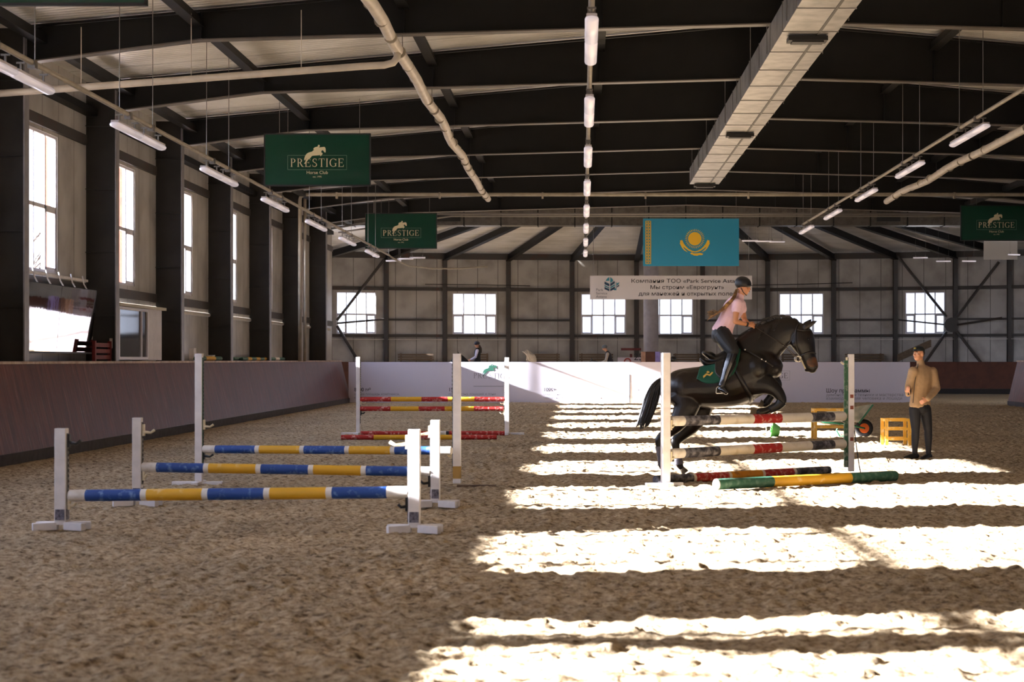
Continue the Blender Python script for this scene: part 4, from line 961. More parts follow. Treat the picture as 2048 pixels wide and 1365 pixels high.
g = MB(); g.tube([P(850, 569, 88), P(950, 570, 88.4), P(1060, 572, 88.6)], .02, n=5); tag(g.build('wall_cable', STEEL), 'dark sagging cable on the far wall above the second window', 'cable')
g = MB(); g.tube([P(1505, 571, 88), P(1600, 569, 88.2), P(1705, 566, 88.2)], .02, n=5); tag(g.build('wall_cable', STEEL), 'dark sagging cable on the far wall behind the rider helmet', 'cable')
# judges' table group round the pillar
g = MB(); g.box((gx(1262, 78.3), 78.3, EYE+(VY-699)*78/F), (40*78/F, .5, .1)); g.box((gx(1262, 78.3), 78.3, .95), (.1, .1, 1.9)); tag(g.build('red_awning', mat('awning_red', '5A1A16', .7)), 'dark red small roof beside the round pillar', 'awning')
g = MB(); g.box((gx(1258, 77.6), 77.4, .9), (46*77.4/F, .3, 1.7)); tb_ = g.build('white_box', mat('box_white', 'C8BFC8', .5)); tag(tb_, 'white fence block with number 25 behind the barrier', 'block')
vs, fs, _ = text_mesh('25', .42, P(1267, 721, 77.24)); MB().add(vs, fs).build('lettering', INK, tb_)
g = MB(); c = P(1255, 724, 77.25); L = arc_poly(0, 0, .16, .16, 0, 180, .06, .06, 10); polys(g, L, c, (1, 1), Vector((0, -.03, 0))); g.build('red_arch', mat('arch_red', '9A3A30', .6), tb_)
for (px0, px1, col, l_) in ((1282, 1291, 'B58A72', 'narrow tan block beside the round pillar'), (1291, 1310, '5A3424', 'dark brown wooden box at the foot of the round pillar'), (1310, 1320, '8E82C4', 'narrow lilac block beside the brown box')):
    g = MB(); g.box((gx((px0+px1)/2, 77), 77, .98), ((px1-px0)*77/F-.01, .35, 1.95)); g.box((gx((px0+px1)/2, 77), 77, 1.97), ((px1-px0)*77/F-.012, .34, .04)); tag(g.build('wooden_block', mat('blk'+col, col, .6, var=.2)), l_, 'block')

# ================================================================ FIGURES
def catmull(pts, sub=4):
    """pts: list of equal-length tuples; smooth interpolation of every component"""
    A = [np.array(p, float) for p in pts]; out = []
    for i in range(len(A)-1):
        p0, p1, p2, p3 = A[max(i-1, 0)], A[i], A[i+1], A[min(i+2, len(A)-1)]
        for k in range(sub):
            t = k/sub; out.append(.5*((2*p1)+(-p0+p2)*t+(2*p0-5*p1+4*p2-p3)*t*t+(-p0+3*p1-3*p2+p3)*t**3))
    out.append(A[-1]); return out
def limb(mb, pts, side=(0, 1, 0), n=14, sub=4, grow=0.0, ends=True):
    """pts: (x, y, z, ra, rb) with ra along side; rounded ends"""
    C = catmull(pts, sub); P_ = [Vector(c[:3]) for c in C]; R = [(max(c[3]+grow, .003), max(c[4]+grow, .003)) for c in C]
    if ends:
        d0 = (P_[0]-P_[1]).normalized(); d1 = (P_[-1]-P_[-2]).normalized(); a, b = min(R[0]), min(R[-1])
        P_ = [P_[0]+d0*a*.75, P_[0]+d0*a*.45]+P_+[P_[-1]+d1*b*.45, P_[-1]+d1*b*.75]
        R = [(R[0][0]*.45, R[0][1]*.45), (R[0][0]*.8, R[0][1]*.8)]+R+[(R[-1][0]*.8, R[-1][1]*.8), (R[-1][0]*.45, R[-1][1]*.45)]
    return mb.tube(P_, R, n=n, side=side)
def hand(mb, w, d, nrm, s=1.0, curl=.7, flip=1):
    """palm and five bent fingers; d: direction of the hand, nrm: back-of-hand normal"""
    d = Vector(d).normalized(); nrm = Vector(nrm); nrm = (nrm-d*nrm.dot(d)).normalized(); sdv = d.cross(nrm)*flip; w = Vector(w)
    limb(mb, [(*(w-d*.01), .026*s, .02*s), (*(w+d*.045*s), .038*s, .016*s), (*(w+d*.085*s), .04*s, .015*s)], side=sdv, n=10, sub=2)
    for k, (o, L, c) in enumerate(((-.03, .062, .9), (-.01, .074, 1.0), (.011, .07, 1.05), (.031, .055, 1.15))):
        p = w+d*.088*s+sdv*o*s; a = curl*c; pts = [p]; dd_ = d.copy(); 
        for seg in (.42, .33, .25):
            dd_ = (dd_*math.cos(a*.6)-nrm*math.sin(a*.6)).normalized(); n_ = (nrm*math.cos(a*.6)+d*math.sin(a*.6)); pts.append(pts[-1]+dd_*L*seg*s); a *= 1.25
        mb.tube(pts, [(.0095*s, .0095*s), (.0092*s, .0092*s), (.0085*s, .0085*s), (.006*s, .006*s)], n=8, side=sdv)
    p = w+d*.03*s-sdv*.03*s; pts = [p, p+(d*.6-sdv*.8).normalized()*.035*s, p+(d*.6-sdv*.8).normalized()*.035*s+(d*.9-sdv*.1-nrm*.3).normalized()*.03*s]
    mb.tube(pts, [(.012*s, .012*s), (.0105*s, .0105*s), (.0075*s, .0075*s)], n=8, side=nrm)
def head_shape(mb, c, f, up, s=1.0):
    """c: centre of the skull; f: facing"""
    f = Vector(f).normalized(); up = Vector(up); up = (up-f*up.dot(f)).normalized(); l = up.cross(f); R = Matrix((f, l, up)).transposed(); c = Vector(c); q = lambda a, b, e_: c+(f*a+l*b+up*e_)*s
    mb.ell(q(-.005, 0, .02), (.098*s, .078*s, .098*s), 18, 12, R); mb.ell(q(.028, 0, -.045), (.066*s, .058*s, .072*s), 16, 10, R)
    mb.ell(q(.052, 0, -.092), (.03*s, .03*s, .024*s), 10, 8, R); mb.ell(q(.078, 0, .022), (.022*s, .048*s, .016*s), 10, 8, R)
    mb.tube([q(.09, 0, .012), q(.102, 0, -.012), q(.112, 0, -.03), q(.096, 0, -.04)], [(.009*s, .009*s), (.011*s, .012*s), (.015*s, .013*s), (.012*s, .008*s)], n=8, side=l)
    mb.ell(q(.09, 0, -.062), (.012*s, .026*s, .008*s), 10, 6, R)
    for b in (-1, 1): mb.ell(q(-.005, b*.08, -.012), (.02*s, .01*s, .032*s), 8, 8, R); mb.ell(q(.055, b*.042, -.02), (.03*s, .022*s, .024*s), 8, 6, R)
    return q, R
SKIN = mat('skin', 'C98D68', .5, spec=.4); SKIN2 = mat('skin_ruddy', 'CC9270', .5)
EYEW, EYEB, LIP, BROW = mat('eye_white', 'D8D2CC', .3), mat('eye_dark', '1C1410', .2), mat('lip', 'A35A50', .5), mat('brow', '3A281E', .8)
def face(root, q, R, s=1.0):
    for b, nm in ((-1, 'eye'), (1, 'eye')):
        g = MB(); g.ell(q(.083, b*.031, .002), (.011*s, .014*s, .009*s), 10, 8, R); e_ = g.build('eye', EYEW, root, smooth=True)
        g = MB(); g.ell(q(.091, b*.031, .002), (.005*s, .006*s, .006*s), 8, 6, R); g.build('iris', EYEB, e_, smooth=True)
        g = MB(); g.tube([q(.093, b*.014, .02), q(.095, b*.03, .025), q(.085, b*.048, .021)], .004*s, n=6); g.build('eyebrow', BROW, root, smooth=True)
    g = MB(); g.ell(q(.1, 0, -.062), (.006*s, .021*s, .006*s), 10, 6, R); g.build('mouth', LIP, root, smooth=True)
def chains(J, s=1.0, fem=False):
    """limb chains of a body from its joints; every entry (list, side)"""
    V = {k: Vector(v) for k, v in J.items() if isinstance(v, (tuple, Vector)) and len(v) == 3}
    sh = (V['sr']-V['sl']).normalized(); hp = (V['hr']-V['hl']).normalized(); w = J.get('wide', 1.0); c = {}
    t = lambda p, a, b: (*p, a*s, b*s)
    dp = J.get('deep', 1.0)
    c['torso'] = ([t(V['pel'], .165*w, .12*dp), t(V['waist'], (.125 if fem else .15)*w, .1*dp), t(V['chest'], (.15 if fem else .175)*w, .12*dp), t(V['nb']-(V['nb']-V['chest'])*.3, .165*w, .09*dp), t(V['nb']-(V['nb']-V['chest'])*.1, .105*w, .07*dp), t(V['nb'], .06, .06)], sh)
    c['neck'] = ([t(V['nb'], .06, .062), t(V['nb'].lerp(V['head'], .45), .052, .055), t(V['head'], .05, .055)], sh)
    for a in 'lr':
        c['uarm'+a] = ([t(V['s'+a], .056, .058), t(V['s'+a].lerp(V['e'+a], .45), .047, .05), t(V['e'+a], .038, .038)], hp)
        c['farm'+a] = ([t(V['e'+a], .038, .038), t(V['e'+a].lerp(V['w'+a], .35), .04, .038), t(V['w'+a], .024, .027)], hp)
        k = V['k'+a]; h_ = V['h'+a]; an = V['a'+a]
        c['thigh'+a] = ([t(h_, .088, .095), t(h_.lerp(k, .45), .078, .085), t(k, .055, .058)], hp)
        c['shin'+a] = ([t(k, .054, .057), t(k.lerp(an, .32), .052, .058), t(k.lerp(an, .75), .036, .04), t(an, .034, .038)], hp)
        toe = V['t'+a]; heel = an+(an-toe)*.28-(an-k).normalized()*-.045; heel = Vector((an.x-(toe.x-an.x)*.25, an.y-(toe.y-an.y)*.25, min(an.z-.045*s, toe.z+.06)))
        c['foot'+a] = ([t(heel, .034, .034), t(heel.lerp(toe, .5)+Vector((0, 0, .012)), .042, .036), t(toe, .038, .022)], hp)
    return c
def put(mb, c, keys, grow=0.0, upto=None):
    for k in keys:
        pts, side = c[k]
        if upto and k in upto:
            C = catmull(pts, 8); n = max(2, int(len(C)*upto[k])); pts = [tuple(q_) for q_ in C[:n:2]]+([tuple(C[n-1])] if (n-1) % 2 else [])
            limb(mb, pts, side=side, grow=grow, sub=1)
        else: limb(mb, pts, side=side, grow=grow)
def body(root, J, c, s=1.0, skin=SKIN, voxel=.009, name='body'):
    g = MB(); put(g, c, c.keys()); q, R = head_shape(g, J['head'], J['face'], (J.get('hup') or (0, 0, 1)), s)
    for a, fl in (('l', 1), ('r', -1)): hand(g, J['w'+a], J['hd'+a], J['hn'+a], s, J.get('curl', .7), fl)
    fused(name, g, skin, root, voxel, 3); return q, R

# ---------------------------------------------------------------- the coach
cy = 30.4
def C_(px, py, d=0.0): return Vector(((px-VX)*cy/F, cy+d, EYE-(py-VY)*cy/F))
coach = thing('person', 'person in tan zip sweater, dark trousers and dark cap standing and watching the jump', 'person', (C_(1838, 918).x, cy, 0))
J = dict(pel=C_(1840, 812), waist=C_(1841, 790), chest=C_(1844, 758), nb=C_(1842, 731), head=C_(1837, 708, -.03), face=(-.78, -.62, .06), wide=1.14, deep=.98,
         sl=C_(1825, 742, -.1), sr=C_(1866, 743, .06), el=C_(1815, 776, -.1), er=C_(1873, 778, -.02), wl=C_(1812, 789, -.2), wr=C_(1850, 798, -.24),
         hl=C_(1829, 818, -.03), hr=C_(1851, 818, .04), kl=C_(1830, 862, -.05), kr=C_(1857, 862, .02), al=C_(1829, 907, -.02), ar=C_(1858, 908, .04), tl=C_(1808, 918, -.14), tr=C_(1842, 919, -.12),
         hdl=(.15, -.1, .1), hnl=(-.6, -.7, 0), hdr=(-.85, -.15, -.4), hnr=(.1, -.9, .5), curl=.85)
J['hdl'] = (-.1, -.35, .55)
ch = chains(J); q, R = body(coach, J, ch, 1.03, skin=SKIN2); face(coach, q, R)
SWT = mat('sweater_tan', 'A98B6A', .85, var=.12, vscale=20, bump=.3, bscale=160)
g = MB(); put(g, ch, ['torso'], .014); put(g, ch, ['uarml', 'uarmr'], .03); put(g, ch, ['farml', 'farmr'], .022); limb(g, [(*(Vector(J['nb'])-Vector((0, 0, .02))), .07, .07), (*(Vector(J['nb'])+Vector((-.015, -.01, .075))), .062, .066)], side=(1, 0, 0)); fused('sweater', g, SWT, coach, .01, 3)
g = MB(); zp_ = [C_(1834, 728, -.09), C_(1829, 745, -.155), C_(1826, 765, -.17), C_(1824, 790, -.14), C_(1823, 806, -.13)]; g.tube(zp_, .006, n=6); g.build('zip', mat('zip_dark', '3A332E', .5), coach)
TRS = mat('trousers_navy', '0B0B14', .75, bump=.2, bscale=60)
g = MB(); limb(g, [(*J['pel'], .172, .13), (*(Vector(J['pel'])-Vector((0, 0, .05))), .17, .13)], side=(1, .1, 0)); put(g, ch, ['thighl', 'thighr', 'shinl', 'shinr'], .012); fused('trousers', g, TRS, coach, .01, 3)
for a in 'lr':
    g = MB(); put(g, ch, ['foot'+a], .01, None); lo__ = ch['shin'+a][0]; limb(g, [lo__[-1], (*(Vector(lo__[-1][:3])-Vector((0, 0, .03))), .036, .04)], grow=.008); fused('shoe', g, mat('shoe_black', '0E0D0F', .4), coach, .009, 2)
f = Vector(J['face']).normalized(); l_ = Vector((0, 0, 1)).cross(f); g = MB(); hc = Vector(J['head'])
R3 = Matrix((f, l_, Vector((0, 0, 1)))).transposed()
g.ell(hc+Vector((0, 0, .055))-f*.005, (.108, .09, .075), 20, 12, R3)
g.v = [tuple(Vector(v) if v[2] > hc.z+.045 else Vector((v[0], v[1], hc.z+.045))) for v in g.v]
br = []
for k in range(13):
    a = math.radians(-62+124*k/12); p = hc+f*(.05+.14*math.cos(a))+l_*.088*math.sin(a)+Vector((0, 0, .05-.012*math.cos(a))); br.append(p)
n = len(br); mid = hc+f*.06+Vector((0, 0, .052)); vs = br+[p+Vector((0, 0, -.007)) for p in br]+[mid, mid-Vector((0, 0, .007))]
g.add(vs, [(k, k+1, 2*n) for k in range(n-1)]+[(n+k+1, n+k, 2*n+1) for k in range(n-1)]+[(k, n+k, n+k+1, k+1) for k in range(n-1)])
cap = g.build('cap', mat('cap_dark', '141C1C', .7), coach, smooth=False)
g = MB(); g.ell(hc+f*.096+Vector((0, 0, .085)), (.012, .03, .018), 10, 6, R3); g.build('cap_emblem', mat('cap_gold', 'A08A30', .6), cap)
hr_ = MB(); hr_.ell(hc-f*.03+Vector((0, 0, .02)), (.078, .083, .07), 14, 10, R3); hr_.build('hair', BROW, coach, smooth=True)
g = MB(); w_ = Vector(J['wr']); e_ = Vector(J['er']); d_ = (w_-e_).normalized(); g.tube([w_-d_*.035, w_-d_*.01], [(.036, .036)]*2, n=12); g.build('wrist_watch', BLACK, coach)
g = MB(); p = Vector(J['wl'])+Vector((.02, -.03, .05)); g.bar(p-Vector((.01, 0, .06)), p+Vector((0, 0, .06)), .055, .012, up=(.6, -.8, 0)); ph = g.build('mobile_phone', BLACK); tag(ph, 'small dark handset held in the coach hand at waist height', 'phone')

# ---------------------------------------------------------------- the jumping horse
HY0, HTH = 26.0, -.11
def HYc(px): return HY0+(px-1440)/140.0*HTH
def H_(px, py, l=0.0):
    Y = HYc(px); return Vector(((px-VX)*Y/F, Y+l, EYE-(py-VY)*Y/F))
def Hs(px, py, l, rpx, rb):                       # section: radius in the picture plane in px, lateral radius in m
    p = H_(px, py, l); return (p.x, p.y, p.z, rb, rpx*HYc(px)/F)
TOR = [(1333, 782, 0, 19, .13), (1345, 781, 0, 33, .2), (1362, 778, 0, 39, .26), (1388, 775, 0, 40, .275), (1414, 774, 0, 43, .28), (1442, 769, 0, 47, .295), (1470, 760, 0, 52, .3), (1498, 745, 0, 53, .28), (1520, 737, 0, 47, .245), (1538, 735, 0, 36, .2), (1550, 737, 0, 22, .14)]
NEK = [(1500, 712, 0, 42, .17), (1520, 696, 0, 41, .15), (1540, 681, 0, 37, .12), (1561, 667, 0, 31, .1), (1580, 659, 0, 25, .088), (1592, 658, 0, 19, .078)]
HED = [(1590, 655, 0, 16, .075), (1599, 669, 0, 25, .1), (1606, 685, 0, 25, .105), (1612, 700, 0, 20, .088), (1617, 714, 0, 15.5, .07), (1621, 726, 0, 14.5, .066), (1624, 736, 0, 13, .06), (1625, 742, 0, 8, .045)]
LEGS = {
 'hn': [(1364, 785, -.12, 34, .12), (1372, 812, -.15, 27, .11), (1352, 848, -.16, 17, .085), (1332, 866, -.16, 12, .06), (1319, 879, -.16, 10, .048), (1318, 892, -.16, 8, .04), (1321, 915, -.16, 6.4, .034), (1323, 930, -.16, 7.6, .04), (1327, 939, -.16, 5, .028)],
 'hf': [(1388, 788, .1, 32, .12), (1404, 818, .14, 24, .11), (1384, 852, .15, 18, .085), (1366, 870, .15, 13, .06), (1353, 884, .15, 10.5, .05), (1353, 897, .15, 8.2, .042), (1357, 918, .15, 6.6, .035), (1360, 931, .15, 7.8, .04), (1366, 940, .15, 5.2, .03)],
 'fn': [(1508, 764, -.14, 28, .1), (1530, 769, -.16, 21, .085), (1547, 779, -.16, 15, .062), (1557, 791, -.16, 12, .052), (1561, 803, -.16, 10, .048), (1553, 812, -.16, 8, .04), (1537, 819, -.16, 6.6, .034), (1521, 824, -.16, 8, .04), (1512, 824, -.16, 6.4, .034)],
 'ff': [(1508, 750, .12, 26, .1), (1532, 754, .13, 19, .08), (1549, 762, .13, 14, .06), (1556, 773, .13, 10.5, .048), (1550, 785, .13, 8, .04), (1542, 797, .13, 6.6, .034), (1535, 807, .13, 7.4, .038), (1529, 811, .13, 6, .032)]}
horse = thing('horse', 'dark bay horse with green saddle pad jumping over the striped poles', 'horse', (H_(1440, 952).x, HYc(1440), 0))
g = MB()
sec = lambda L: [Hs(*p) for p in L]
for L in (TOR, NEK, HED): limb(g, sec(L), n=22, sub=4)
for L in LEGS.values(): limb(g, sec(L), n=14, sub=4)
for px, py, l, r in ((1512, 735, -.17, .17), (1512, 735, .17, .17), (1370, 775, -.15, .2), (1370, 775, .15, .2)): g.ell(H_(px, py, l), (r, .12, r*1.15), 14, 10)
g.ell(H_(1541, 737, 0), (.1, .17, .17), 12, 8)
g.ell(H_(1592, 686, -.05), (.085, .05, .09), 10, 8); g.ell(H_(1592, 686, .05), (.085, .05, .09), 10, 8)   # jowls
for l in (-.06, .06): g.ell(H_(1614, 676, l), (.045, .03, .04), 10, 8)
g.ell(H_(1631, 733, 0), (.035, .05, .05), 10, 8); g.ell(H_(1614, 741, 0), (.04, .035, .028), 10, 8)
for l, x2, y2 in ((-.06, 1635, 641), (.05, 1626, 637)):
    a, b = H_(1608, 655, l), H_(x2, y2, l*1.3); g.tube([a, a.lerp(b, .35), a.lerp(b, .75), b], [(.035, .05), (.03, .048), (.018, .025), (.003, .003)], n=10, side=(0, 1, 0))
COAT = mat('coat_dark_bay', '0D0806', .36, col2='1E110A', vscale=2.5, lo=.4, hi=.7, spec=.4, bump=.35, bscale=7)
TAN = mat('coat_tan', '5E3614', .5, col2='20120A', vscale=9, lo=.45, hi=.7)
hb = fused('body', g, COAT, horse, .014, 5)
hb.data.materials.append(TAN)
def ht(px, py): 
    p = H_(px, py); return p.x, p.z
hw = worldloc(horse); mi = []
cxm, czm = ht(1625, 725); cxe, cze = ht(1613, 682); fx, fz = ht(1390, 812)
for p_ in hb.data.polygons:
    c = p_.center+hw; k = 0
    if ((c.x-cxm)/.09)**2+((c.z-czm)/.07)**2 < 1 and abs(c.y-HYc(1620)) > .025: k = 1
    mi.append(k)
hb.data.polygons.foreach_set('material_index', mi)
def near(L, px, py):
    C = catmull(L, 8); a = [((c[0]-px)**2+(c[1]-py)**2, i) for i, c in enumerate(C)]; _, i = min(a); c = C[i]
    j0, j1 = max(i-1, 0), min(i+1, len(C)-1); d = np.array([C[j1][0]-C[j0][0], C[j1][1]-C[j0][1]]); d = d/np.linalg.norm(d); nrm = np.array([-d[1], d[0]]); off = float(np.dot(nrm, np.array([px-c[0], py-c[1]]))); return c, off
def skinpt(L, px, py, side=-1, off=.012):
    c, o_ = near(L, px, py); r = c[3]+off*140; k = max(0.0, 1-(o_/r)**2); return H_(px, py, side*(c[4]+off)*math.sqrt(k))
LEATH = mat('leather_black', '17120F', .35); BIT = mat('bit_steel', 'C9C6C0', .25, metal=.9)
def strap(nm, L, pts, r=.011, both=True, m=LEATH, parent=None, off=.012):
    g = MB(); P2 = catmull([(a, b) for a, b in pts], 4)
    for sd_ in ((-1, 1) if both else (-1,)): g.tube([skinpt(L, a, b, sd_, off) for a, b in P2], [(r, r*.6)]*len(P2), n=6)
    return g.build(nm, m, parent or horse, smooth=True)
bridle = strap('bridle', HED, [(1597, 646), (1591, 660), (1590, 680), (1594, 700), (1600, 712)], .016)
strap('browband', HED, [(1592, 660), (1604, 662), (1618, 661), (1622, 662)], .009, parent=bridle)
strap('noseband', HED, [(1599, 713), (1608, 708), (1620, 705), (1631, 708)], .014, parent=bridle)
strap('throat_lash', NEK, [(1591, 662), (1583, 678), (1573, 692)], .008, parent=bridle, off=.02)
g = MB()
for sd_ in (-1, 1):
    c = H_(1596, 718, sd_*.085); g.tube([c+Vector((.04*math.cos(2*PI*k/12), 0, .04*math.sin(2*PI*k/12))) for k in range(13)], .007, n=6)
g.build('bit_ring', BIT, bridle, smooth=True)
g = MB(); g.tube([H_(1599, 716, -.07), H_(1604, 726, -.075), H_(1610, 738, -.05)], .009, n=6); g.build('mouth_foam', mat('foam_cream', 'C8B48C', .6), horse)
for sd_, hx in ((-1, (1507, 653, -.09)), (1, (1505, 652, .08))):
    g = MB(); g.tube([H_(*hx), H_(1530, 668, sd_*.13), H_(1565, 691, sd_*.14), H_(1580, 703, sd_*.11), H_(1594, 717, sd_*.09)], [(.006, .009)]*5, n=6); g.build('rein', mat('rein_brown', '3E3128', .5), horse, smooth=True)
strap('breastplate', TOR, [(1486, 699), (1505, 710), (1525, 722), (1543, 733)], .011, off=.03)
g = MB()
for px, py in ((1488, 700), (1489, 690), (1520, 719), (1528, 723), (1565, 691)): g.ell(skinpt(TOR if px < 1550 else NEK, px, py, -1, .03), (.012, .01, .012), 8, 6)
g.build('buckle', BIT, horse)
strap('martingale', NEK, [(1563, 700), (1555, 718), (1549, 732)], .008, off=.02)
g = MB()
for L_, px, py in ((HED, 1615, 679),):
    for sd_ in (-1, 1): g.ell(skinpt(L_, px, py, sd_, .006), (.016, .012, .014), 10, 8)
g.build('eye', mat('horse_eye', '050405', .08), horse, smooth=True)
g = MB()
for sd_ in (-1, 1): g.ell(skinpt(HED, 1630, 734, sd_, .002), (.012, .008, .016), 8, 6)
g.build('nostril', BLACK, horse)
# girth, pad, flap, saddle
def ring_on(L, i0, wpx, r, m, nm, parent=None):
    g = MB(); C = catmull(L, 8); c = C[i0]; c2 = C[i0+1]; d = np.array([c2[0]-c[0], c2[1]-c[1]]); d /= np.linalg.norm(d); nx, ny = -d[1], d[0]; R_ = []
    for off_ in (-wpx, wpx):
        R_.append([H_(c[0]+d[0]*off_+nx*(c[3]+2)*math.cos(a), c[1]+d[1]*off_+ny*(c[3]+2)*math.cos(a), (c[4]+.012)*math.sin(a)) for a in [2*PI*k/28 for k in range(28)]])
    g.rings(R_, close=False); o = g.build(nm, m, parent or horse, smooth=True); sm = o.modifiers.new('s', 'SOLIDIFY'); sm.thickness = .012; sm.offset = 0; return o
ring_on(TOR, 50, 5, 0, LEATH, 'girth')
def cover(nm, m, top, bot, off, parent=horse, nv=9, th=.015):
    """sheet over the back: top/bot are lists of (px, py) along the back line and the lower edge"""
    T = catmull(top, 4); B = catmull(bot, 4); g = MB(); R_ = []
    for t_, b_ in zip(T, B):
        row = []
        for k in range(-nv, nv+1):
            v = abs(k)/nv; px = t_[0]+(b_[0]-t_[0])*v; py = t_[1]+(b_[1]-t_[1])*(v**1.2)
            p = skinpt(TOR, px, py, -1 if k < 0 else 1, off); row.append(p)
        R_.append(row)
    n = 2*nv+1; vs = [p for r_ in R_ for p in r_]; fs = [(i*n+j, i*n+j+1, (i+1)*n+j+1, (i+1)*n+j) for i in range(len(R_)-1) for j in range(n-1)]
    g.add(vs, fs); o = g.build(nm, m, parent, smooth=True); sm = o.modifiers.new('s', 'SOLIDIFY'); sm.thickness = th; sm.offset = 1; return o
PADM = mat('pad_green', '0F4F3C', .8, bump=.2, bscale=90)
pad = cover('saddle_pad', PADM, [(1399, 734), (1415, 729), (1436, 722), (1458, 709), (1476, 698)], [(1391, 757), (1408, 766), (1432, 765), (1458, 752), (1479, 694)], .022)
pad2 = cover('saddle_pad', PADM, [(1452, 712), (1462, 706), (1472, 700), (1480, 695)], [(1452, 752), (1463, 748), (1472, 727), (1481, 694)], .024)
g = MB(); 
for p_ in ([(-9, -3), (-3, 2), (3, 0), (8, 5), (10, 3), (4, -3), (-2, -1), (-8, -7)], [(-3, 4), (0, 7), (4, 4), (0, 2)]): g.prism([(x*.0075, y*.0075) for x, y in p_], skinpt(TOR, 1413, 749, -1, .046), UX, UZ, Vector((0, .01, 0)))
g.build('gold_emblem', mat('emblem_gold', 'C2A24A', .5), pad)
flap = cover('saddle_flap', LEATH, [(1428, 724), (1440, 719), (1452, 713), (1466, 704)], [(1427, 744), (1436, 757), (1452, 757), (1469, 728)], .042)
g = MB(); limb(g, [(*H_(1407, 706), .15, .03), (*H_(1420, 711), .17, .055), (*H_(1432, 716), .13, .05), (*H_(1450, 708), .11, .05), (*H_(1464, 696), .1, .06)], n=18); limb(g, [(*H_(1402, 719), .13, .03), (*H_(1414, 727), .15, .045), (*H_(1440, 722), .15, .04), (*H_(1464, 706), .14, .04)], n=18); fused('saddle_seat', g, LEATH, horse, .012, 3)
g = MB(); g.tube([skinpt(TOR, 1447, 715, -1, .06), H_(1440, 745, -.36), H_(1436, 768, -.38)], [(.012, .004)]*3, n=6); g.build('stirrup_leather', LEATH, horse)
g = MB(); c = H_(1436, 786, -.38); g.tube([c+Vector((-.055, 0, 0)), c+Vector((-.05, 0, .07)), c+Vector((0, 0, .12)), c+Vector((.05, 0, .07)), c+Vector((.055, 0, 0)), c+Vector((-.055, 0, 0))], .008, n=6); g.build('stirrup', BIT, horse)
# leg boots and hooves
BOOT = mat('boot_grey', '6F686E', .55, var=.4, vscale=8); HOOF = mat('hoof', '6E6048', .6, var=.5, vscale=8); BOOTD = mat('boot_dark', '1A1718', .4)
def legboot(L, i0, i1, m, nm='leg_boot', grow=.009):
    C = sec(L)[i0:i1+1]; g = MB(); limb(g, C, n=14, grow=grow, ends=False); return g.build(nm, m, horse, smooth=True)
legboot(LEGS['hn'], 5, 7, BOOT); legboot(LEGS['hf'], 6, 7, BOOT); legboot(LEGS['fn'], 4, 6, BOOTD); legboot(LEGS['ff'], 4, 6, BOOTD)
def hoofm(p0, p1, l, r0=5.2, r1=8.2):
    a, b = H_(*p0, l), H_(*p1, l); s = HYc(p0[0])/F; g = MB(); g.tube([a, a.lerp(b, .5), b], [(r0*s, r0*s), (r1*.85*s, r1*.85*s), (r1*s, r1*s)], n=14); g.build('hoof', HOOF, horse, smooth=False)
hoofm((1327, 939), (1331, 949), -.16); hoofm((1365, 939), (1372, 948), .15); hoofm((1511, 824), (1499, 822), -.16); hoofm((1529, 811), (1521, 807), .13)
# mane and tail as hair locks
random.seed(3)
def locks(nm, m, curves, n, r, spread, parent=horse, taper=.25):
    g = MB()
    for i in range(n):
        c = curves[i % len(curves)]; o1, o2 = random.uniform(-1, 1), random.uniform(-1, 1); pts = []
        for k, (p, w) in enumerate(c):
            pts.append(Vector(p)+Vector((o1*w*spread+random.uniform(-1, 1)*.006, o2*w*spread*.8, o1*w*spread*.5+random.uniform(-1, 1)*.006)))
        C = catmull([tuple(p) for p in pts], 3); L_ = len(C)
        g.tube(C, [(r*(1-(1-taper)*k/(L_-1)), r*.6*(1-(1-taper)*k/(L_-1))) for k in range(L_)], n=5)
    return g.build(nm, m, parent, smooth=True)
HAIRB = mat('hair_black', '0D0B0C', .45, col2='2A201C', vscale=14, stretch=(1, 1, 4), spec=.6)
T0 = [(H_(1343, 758), .25), (H_(1328, 755), .5), (H_(1313, 765), .8), (H_(1304, 785), 1.1), (H_(1297, 808), 1.2), (H_(1287, 834), .9), (H_(1277, 852), .5)]
T1 = [(H_(1343, 760), .25), (H_(1330, 757), .5), (H_(1317, 768), .8), (H_(1309, 788), 1.1), (H_(1303, 812), 1.2), (H_(1294, 838), 1.1), (H_(1289, 856), .7)]
T2 = [(H_(1343, 760), .25), (H_(1331, 758), .5), (H_(1320, 768), .8), (H_(1312, 785), 1.0), (H_(1305, 802), 1.0), (H_(1299, 826), .8), (H_(1292, 846), .5)]
tail = locks('tail', HAIRB, [T0, T1, T2], 230, .0095, .085)
M = [[(H_(x, y), .2), (H_(x-6, y-6), .4), (H_(x-14+random.uniform(-3, 3), y-7), .6), (H_(x-24, y+1+random.uniform(-6, 3)), .8)] for x, y in ((1596, 647), (1585, 642), (1573, 640), (1561, 640), (1549, 644), (1537, 650), (1526, 657), (1515, 665), (1505, 672), (1496, 679))]
locks('mane', HAIRB, M, 300, .013, .04)
M = [[(H_(x, y), .2), (H_(x-4, y+4, -.08), .3), (H_(x-9, y+12, -.12), .4), (H_(x-14, y+20, -.14), .5)] for x, y in ((1560, 642), (1545, 648), (1530, 656), (1515, 667), (1502, 676))]
locks('mane', HAIRB, M, 60, .012, .03)

